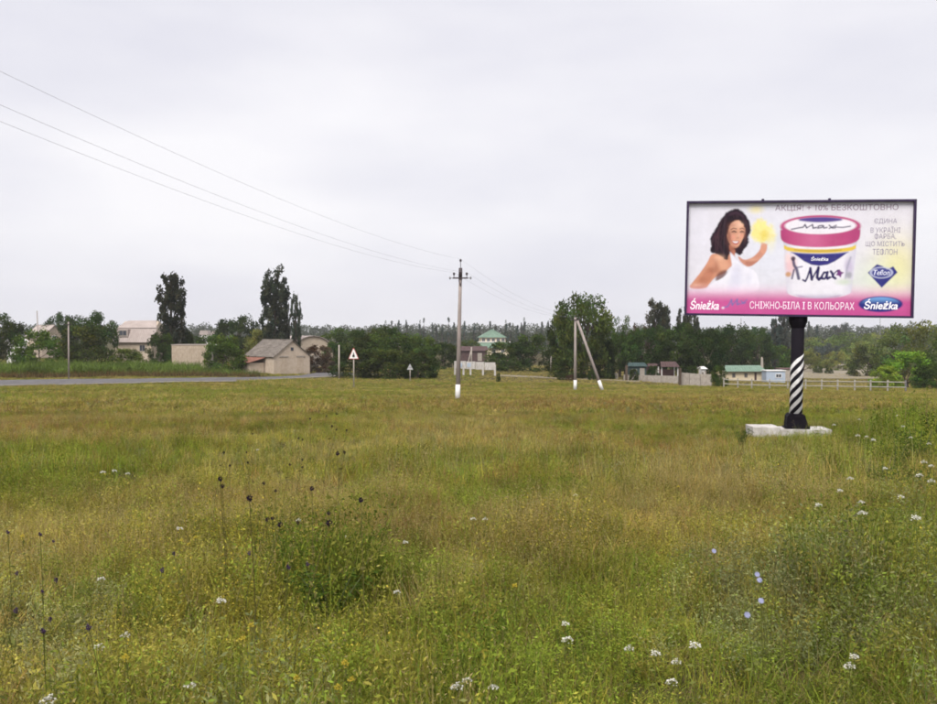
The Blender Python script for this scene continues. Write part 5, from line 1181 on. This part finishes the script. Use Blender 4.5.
# ------------------------------------------------------------------ single flowers and weeds
M_WSTEM = mat('green_weed_stem', (0.085, 0.105, 0.035), 0.8, 0.3, 20)
def plant_mesh(name, V, Fc, col): return np_mesh(name, V, Fc, M_LEAF, col)
def stalk(g, h, n_leaf, leaf, bend=.10, r=.004, tops=None):
    """stem with small leaves; returns mesh and the tip"""
    az = g.uniform(0, 6.28); d = np.array([math.cos(az), math.sin(az), 0]) * bend * h; b = MB()
    pts = [np.array([0, 0, -.03]), np.array([0, 0, h * .4]) + d * .2, np.array([0, 0, h]) + d]; b.tube(pts, [r * 1.3, r, r * .8], 5)
    tips = [pts[2]]
    for k in range((tops or 1) - 1):
        f = g.uniform(.5, .8); p = pts[0] * (1 - f) + pts[2] * f; a = g.uniform(0, 6.28); q = p + np.array([math.cos(a) * .12, math.sin(a) * .12, h * g.uniform(.12, .3)]); b.tube([p, (p + q) / 2 + np.array([0, 0, -.01]), q], [r * .8, r * .7, r * .6], 4); tips.append(q)
    V0 = np.array(b.v); quads_ = np.array([f for f in b.f if len(f) == 4]); f = g.uniform(.05, .85, n_leaf); P = f[:, None] * (pts[2])[None] + g.normal(0, .03, (n_leaf, 3)); P[:, 2] = np.abs(P[:, 2])
    V1, Q1 = quads(P, np.full(n_leaf, leaf), g, .3, .35); V = np.concatenate([V0, V1]); Q = np.concatenate([quads_, Q1 + len(V0)])
    c = np.concatenate([np.tile([.9, .9, .9], (len(V0), 1)), np.repeat(g.uniform(.7, 1.3, (n_leaf, 1)) * np.ones(3), 4, 0)]); return plant_mesh('stem', V, [Q], np.concatenate([c, np.zeros((len(c), 1))], 1)), tips
def flower(g, tips, style, c, size):
    Vs, Qs, Cs = [], [], []; o = 0
    for t in tips:
        if style == 'umbel':                       # flat-topped yarrow cluster
            n = 60; a = g.uniform(0, 6.28, n); r = size * np.sqrt(g.uniform(0, 1, n)); P = np.stack([t[0] + r * np.cos(a), t[1] + r * np.sin(a), t[2] + .012 - (r / size) ** 2 * .012 + g.normal(0, .004, n)], 1); V, Q = quads(P, np.full(n, .0052), g, 0, .9); V[:, 2] = np.repeat(P[:, 2], 4) + (V[:, 2] - np.repeat(P[:, 2], 4)) * .5
        elif style == 'thistle':                   # bristly ball with a tuft on top
            n = 46; d = g.normal(size=(n, 3)); d /= np.linalg.norm(d, axis=1)[:, None]; P = np.array(t) + d * size * np.array([.85, .85, 1.1]) * g.uniform(.5, 1, (n, 1)); V, Q = quads(P, np.full(n, size * .42), g, 0, .45)
        else:                                      # chicory: a disc of ray petals turned toward the viewer's side and up
            n = 14; a = np.arange(n) * 2 * math.pi / n; u = np.array([1, 0, 0]); w = np.array([0, .55, .83]); nn = np.array([0, -.83, .55]); V = []
            for k in a:
                e = math.cos(k) * u + math.sin(k) * w; f = -math.sin(k) * u + math.cos(k) * w; p = np.array(t) + nn * .004; V += [p, p + e * size * .6 + f * size * .16, p + e * size, p + e * size * .6 - f * size * .16]
            V = np.array(V); Q = np.arange(4 * n).reshape(n, 4)
        Vs.append(V); Qs.append(Q + o); o += len(V); cc = np.array(c) * g.uniform(.7, 1.3, (len(Q), 1)); Cs.append(np.repeat(np.concatenate([np.clip(cc, 0, .85), np.ones((len(Q), 1))], 1), 4, 0))
    return plant_mesh('flower_head', np.concatenate(Vs), [np.concatenate(Qs)], np.concatenate(Cs))
PV = {}
def plant(kind, px, py, label, group, h, scale=1.0):
    spec = {'yarrow': ('umbel', (.70, .68, .60), .025, 12, .016, 1), 'thistle': ('thistle', (.032, .020, .034), .015, 7, .02, 1), 'sage': ('thistle', (.080, .050, .10), .012, 12, .02, 1), 'chicory': ('ray', (.34, .35, .52), .016, 8, .016, 1), 'goldflower': ('umbel', (.55, .43, .06), .019, 14, .016, 1)}[kind]
    i = random.randrange(4); key = (kind, i, h)
    if key not in PV:
        g = np.random.default_rng(i * 31 + ord(kind[0])); st, tips = stalk(g, h, spec[3], spec[4], .22 if spec[0] == 'thistle' else .10, .0024 if kind == 'thistle' else .0019, spec[5]); PV[key] = (st, flower(g, tips, spec[0], spec[1], spec[2]), tips[0])
    st, fl, tip = PV[key]; p = hit(px, py, h * scale)
    nm = {'yarrow': 'yarrow_plant', 'thistle': 'thistle_plant', 'sage': 'wild_sage_plant', 'chicory': 'chicory_plant', 'goldflower': 'yellow_wildflower'}[kind]
    t = thing(nm, label, 'flower', (p.x - tip[0] * scale, p.y, p.z), 0, group); t.scale = (scale,) * 3
    a = link('stem', st, t); a.color = (.15, .165, .045, 1) if kind != 'thistle' else (.16, .145, .05, 1); link('flower_head', fl, t)
YAR = [(219, 605, 'bright white yarrow head left of the dark weed clump', 1.35), (127, 637, 'white yarrow head in lower left, right one of a pair', 1.1), (100, 648, 'white yarrow head in lower left, left one of a pair', 1.15), (52, 700, 'white yarrow at the bottom edge near left corner', 1.6), (188, 688, 'white yarrow alone near the bottom edge, left third', 1.1),
 (457, 686, 'larger white yarrow at the bottom edge, middle', 1.3), (467, 682, 'smaller white yarrow beside the bottom middle one', .9), (493, 691, 'white yarrow right of the bottom middle pair', .9), (567, 641, 'wide white yarrow head right of centre foreground', 1.35), (566, 628, 'small white yarrow just above the wide one', .9), (628, 648, 'white yarrow leftmost in the lower right row', 1.05),
 (657, 657, 'white yarrow second in the lower right row', 1.05), (675, 662, 'white yarrow third in the lower right row', 1.0), (697, 651, 'widest white yarrow ending the lower right row', 1.4), (671, 683, 'white yarrow below the lower right row', 1.1), (847, 666, 'cream yarrow in the grey weeds at lower right', 1.2), (857, 660, 'small cream yarrow in the grey weeds at lower right', .9),
 (405, 544, 'small white yarrow above the middle of foreground', .9), (397, 594, 'white flower right of the dark weed clump', .9), (348, 537, 'white yarrow left of the bright green patch', .9), (178, 531, 'white yarrow above the yellow flowers at left', 1.2), (102, 579, 'pale yarrow among purple flowers at left', 1.1), (102, 473, 'left pale yarrow of three far at left', 1.6), (113, 472, 'middle pale yarrow of three far at left', 1.5), (128, 474, 'right pale yarrow of three far at left', 1.4),
 (473, 520, 'left of two white yarrows mid meadow', 1.1), (485, 519, 'right of two white yarrows mid meadow', 1.1), (575, 495, 'white yarrow alone right of mid meadow', 1.1), (299, 521, 'white yarrow below the dark thistles', 1.1), (258, 450, 'small pale yarrow among the far thistles', 1.2)]
for px, py, lab, sc in YAR: plant('yarrow', px, py, lab, 'white yarrow flowers', .36, .45 + .5 * sc)
for oi, (px, py, sc) in enumerate(sorted([(819, 428, 1.5), (835, 426, 1.6), (856, 436, 1.8), (876, 441, 1.8), (866, 437, 1.2), (905, 427, 1.4), (921, 462, 1.8), (930, 466, 1.3), (918, 476, 1.8), (928, 481, 1.7), (852, 480, 1.4), (863, 504, 1.1), (865, 516, 1.6), (905, 499, 1.2), (922, 521, 1.7), (822, 508, 1.2), (843, 493, 1.0), (888, 470, 1.1), (912, 438, 1.2), (927, 444, 1.3), (897, 416, 1.3), (860, 420, 1.2)])):
    plant('yarrow', px, py, ORD[oi] + ' white yarrow from the left in weeds right of billboard foot', 'yarrow in the right weeds', .62, .75 + sc * .3)
TH = [(310, 409.5), (308, 420), (325, 409), (327, 416), (332, 411), (338, 409), (342, 410), (335, 415), (330, 428), (345, 432), (337, 430), (303, 440), (301, 437), (342, 455), (334, 457), (300, 462), (303, 467), (287, 467), (250, 435), (247, 453), (251, 461), (220, 455), (226, 468), (228, 475), (229, 482), (268, 480), (258, 492), (272, 494), (307, 494), (277, 515), (268, 520), (332, 510), (357, 507), (330, 523), (281, 525), (294, 528)]
for oi, (px, py) in enumerate(sorted(TH)): plant('thistle', px, py, ORD[oi] + ' dark thistle from the left in patch left of meadow centre', 'dark thistles', .80, random.uniform(.85, 1.25))
for oi, (px, py) in enumerate(sorted([(18, 529), (50, 531), (60, 538), (8, 587), (51, 587), (55, 581), (20, 610), (20, 572), (57, 622), (49, 621), (100, 620), (165, 568), (173, 554), (251, 552), (293, 562), (311, 560), (12, 630)])):
    plant('sage', px, py, ORD[oi] + ' purple sage flower from the left in left foreground', 'purple sage flowers', .55, random.uniform(.9, 1.3))
for px, py, lab in [(712, 551, 'blue chicory topmost of the loose right foreground row'), (757, 576, 'blue chicory second from top, upper of a close pair'), (760, 582, 'blue chicory lower of a close pair, right foreground'), (758, 599, 'blue chicory below the close pair'), (747, 617, 'lowest blue chicory of the loose row'), (935, 623, 'blue chicory at the right edge of the photo')]: plant('chicory', px, py, lab, 'blue chicory flowers', .5, 1.1)
for px, py, lab in [(22, 537, 'yellow flower clump at the left edge'), (678, 487, 'bright yellow flower alone right of mid meadow'), (181, 541, 'left yellow flower of the clump at left'), (196, 538, 'right yellow flower of the clump at left'), (188, 546, 'lower yellow flower of the clump at left'), (250, 630, 'upper yellow flower left of the dark weed clump'), (243, 640, 'lower yellow flower left of the dark weed clump'), (345, 665, 'yellow flower near the bottom, left of middle'), (338, 690, 'yellow flower at the bottom edge, left of middle'), (352, 682, 'yellow flower between two others at the bottom'), (296, 680, 'orange yellow flower near the bottom, left third'), (515, 588, 'yellow flower in the middle foreground'), (125, 660, 'yellow flower in the lower left')]: plant('goldflower', px, py, lab, 'yellow wildflowers', .38, 1.0)
# tall dark weeds, right, and two dark clumps in the foreground
def weed_mesh(seed):
    g = np.random.default_rng(seed); Ps = []
    for s in range(11):
        a = g.uniform(0, 6.28); l = g.uniform(.1, .42); h = g.uniform(.6, 1.0); k = 70; f = g.uniform(.12, 1, k)[:, None]; Ps.append(np.array([math.cos(a) * l, math.sin(a) * l, h]) * np.concatenate([f ** 1.3, f ** 1.3, f], 1) + g.normal(0, .045, (k, 3)))
    P = np.concatenate(Ps); P[:, 2] = np.abs(P[:, 2]); V, Q = quads(P, np.full(len(P), .034), g, .2, .34); c = np.repeat(g.uniform(.6, 1.4, (len(P), 1)) * np.ones(3), 4, 0)
    b = MB()
    for s in range(7): a = s * .9; b.tube([(0, 0, -.03), (math.cos(a) * .12, math.sin(a) * .12, .4), (math.cos(a) * .28, math.sin(a) * .28, .82)], [.012, .009, .004], 5)
    st = b.mesh('stem'); st.materials.append(M_WSTEM); return st, plant_mesh('foliage', V, [Q], np.concatenate([c, np.zeros((len(c), 1))], 1))
WEED = [weed_mesh(500 + i) for i in range(4)]
for i, (px, py, h, w, tone, lab) in enumerate([(918, 470, .85, .8, 'mid', 'tallest dark green weed at the right edge behind yarrow'), (934, 452, .85, .8, 'dark', 'dark weed cut by the right edge'), (893, 474, .6, .7, 'mid', 'dark green weed right of billboard foot, mid slope'), (868, 458, .45, .7, 'mid', 'leafy weed nearest to the billboard plinth on the right'), (905, 496, .5, .6, 'mid', 'dark weed below the yarrow at right'), (930, 504, .5, .7, 'mid', 'green weed at right edge, lower one'),
        (884, 440, .6, .8, 'mid', 'far green weed at right, just below the field edge'), (906, 434, .75, .8, 'mid', 'far dark weed at right, highest on the slope'), (926, 436, .8, .8, 'elm', 'far weed at right between edge and the highest one'), (902, 458, .6, .6, 'elm', 'dark weed in the middle of the right weed patch'), (880, 486, .4, .6, 'mid', 'low weed at the front left of the right weed patch'), (742, 446, .42, .6, 'elm', 'small dark weed at the left end of the plinth'),
        (332, 618, .42, .75, 'mid', 'dark green leafy weed clump in the left foreground'), (318, 607, .34, .5, 'mid', 'smaller leafy weed behind the dark foreground clump'), (835, 606, .42, .8, 'mid', 'dark green leafy weed in the right foreground'), (860, 640, .36, .7, 'olive', 'olive leafy weed in the lower right foreground')]):
    p = hit(px, py, .05); st, fo = WEED[i % 4]; t = thing('leafy_weed', lab, 'weed', p, 0, 'leafy weeds'); t.scale = (w, w, h)
    a = link('stem', st, t); a.color = (.06, .07, .03, 1); o = link('foliage', fo, t); o.color = (*[c * 1.15 for c in GREENS[tone]], 1)

# ------------------------------------------------------------------ haze
def haze():
    me = MB().box((0, 980, 7), (6900, 2200, 66)).mesh('haze'); m = bpy.data.materials.new('haze'); m.use_nodes = True; N = m.node_tree.nodes; N.clear()
    o_ = N.new('ShaderNodeOutputMaterial'); v = N.new('ShaderNodeVolumePrincipled'); v.inputs['Color'].default_value = (.97, .975, 1.0, 1); v.inputs['Density'].default_value = 0.00017; v.inputs['Anisotropy'].default_value = 0.0
    m.node_tree.links.new(v.outputs[0], o_.inputs['Volume']); me.materials.append(m); tag(link('haze', me), 'thin pale haze filling the air', 'haze', kind='stuff')
haze()
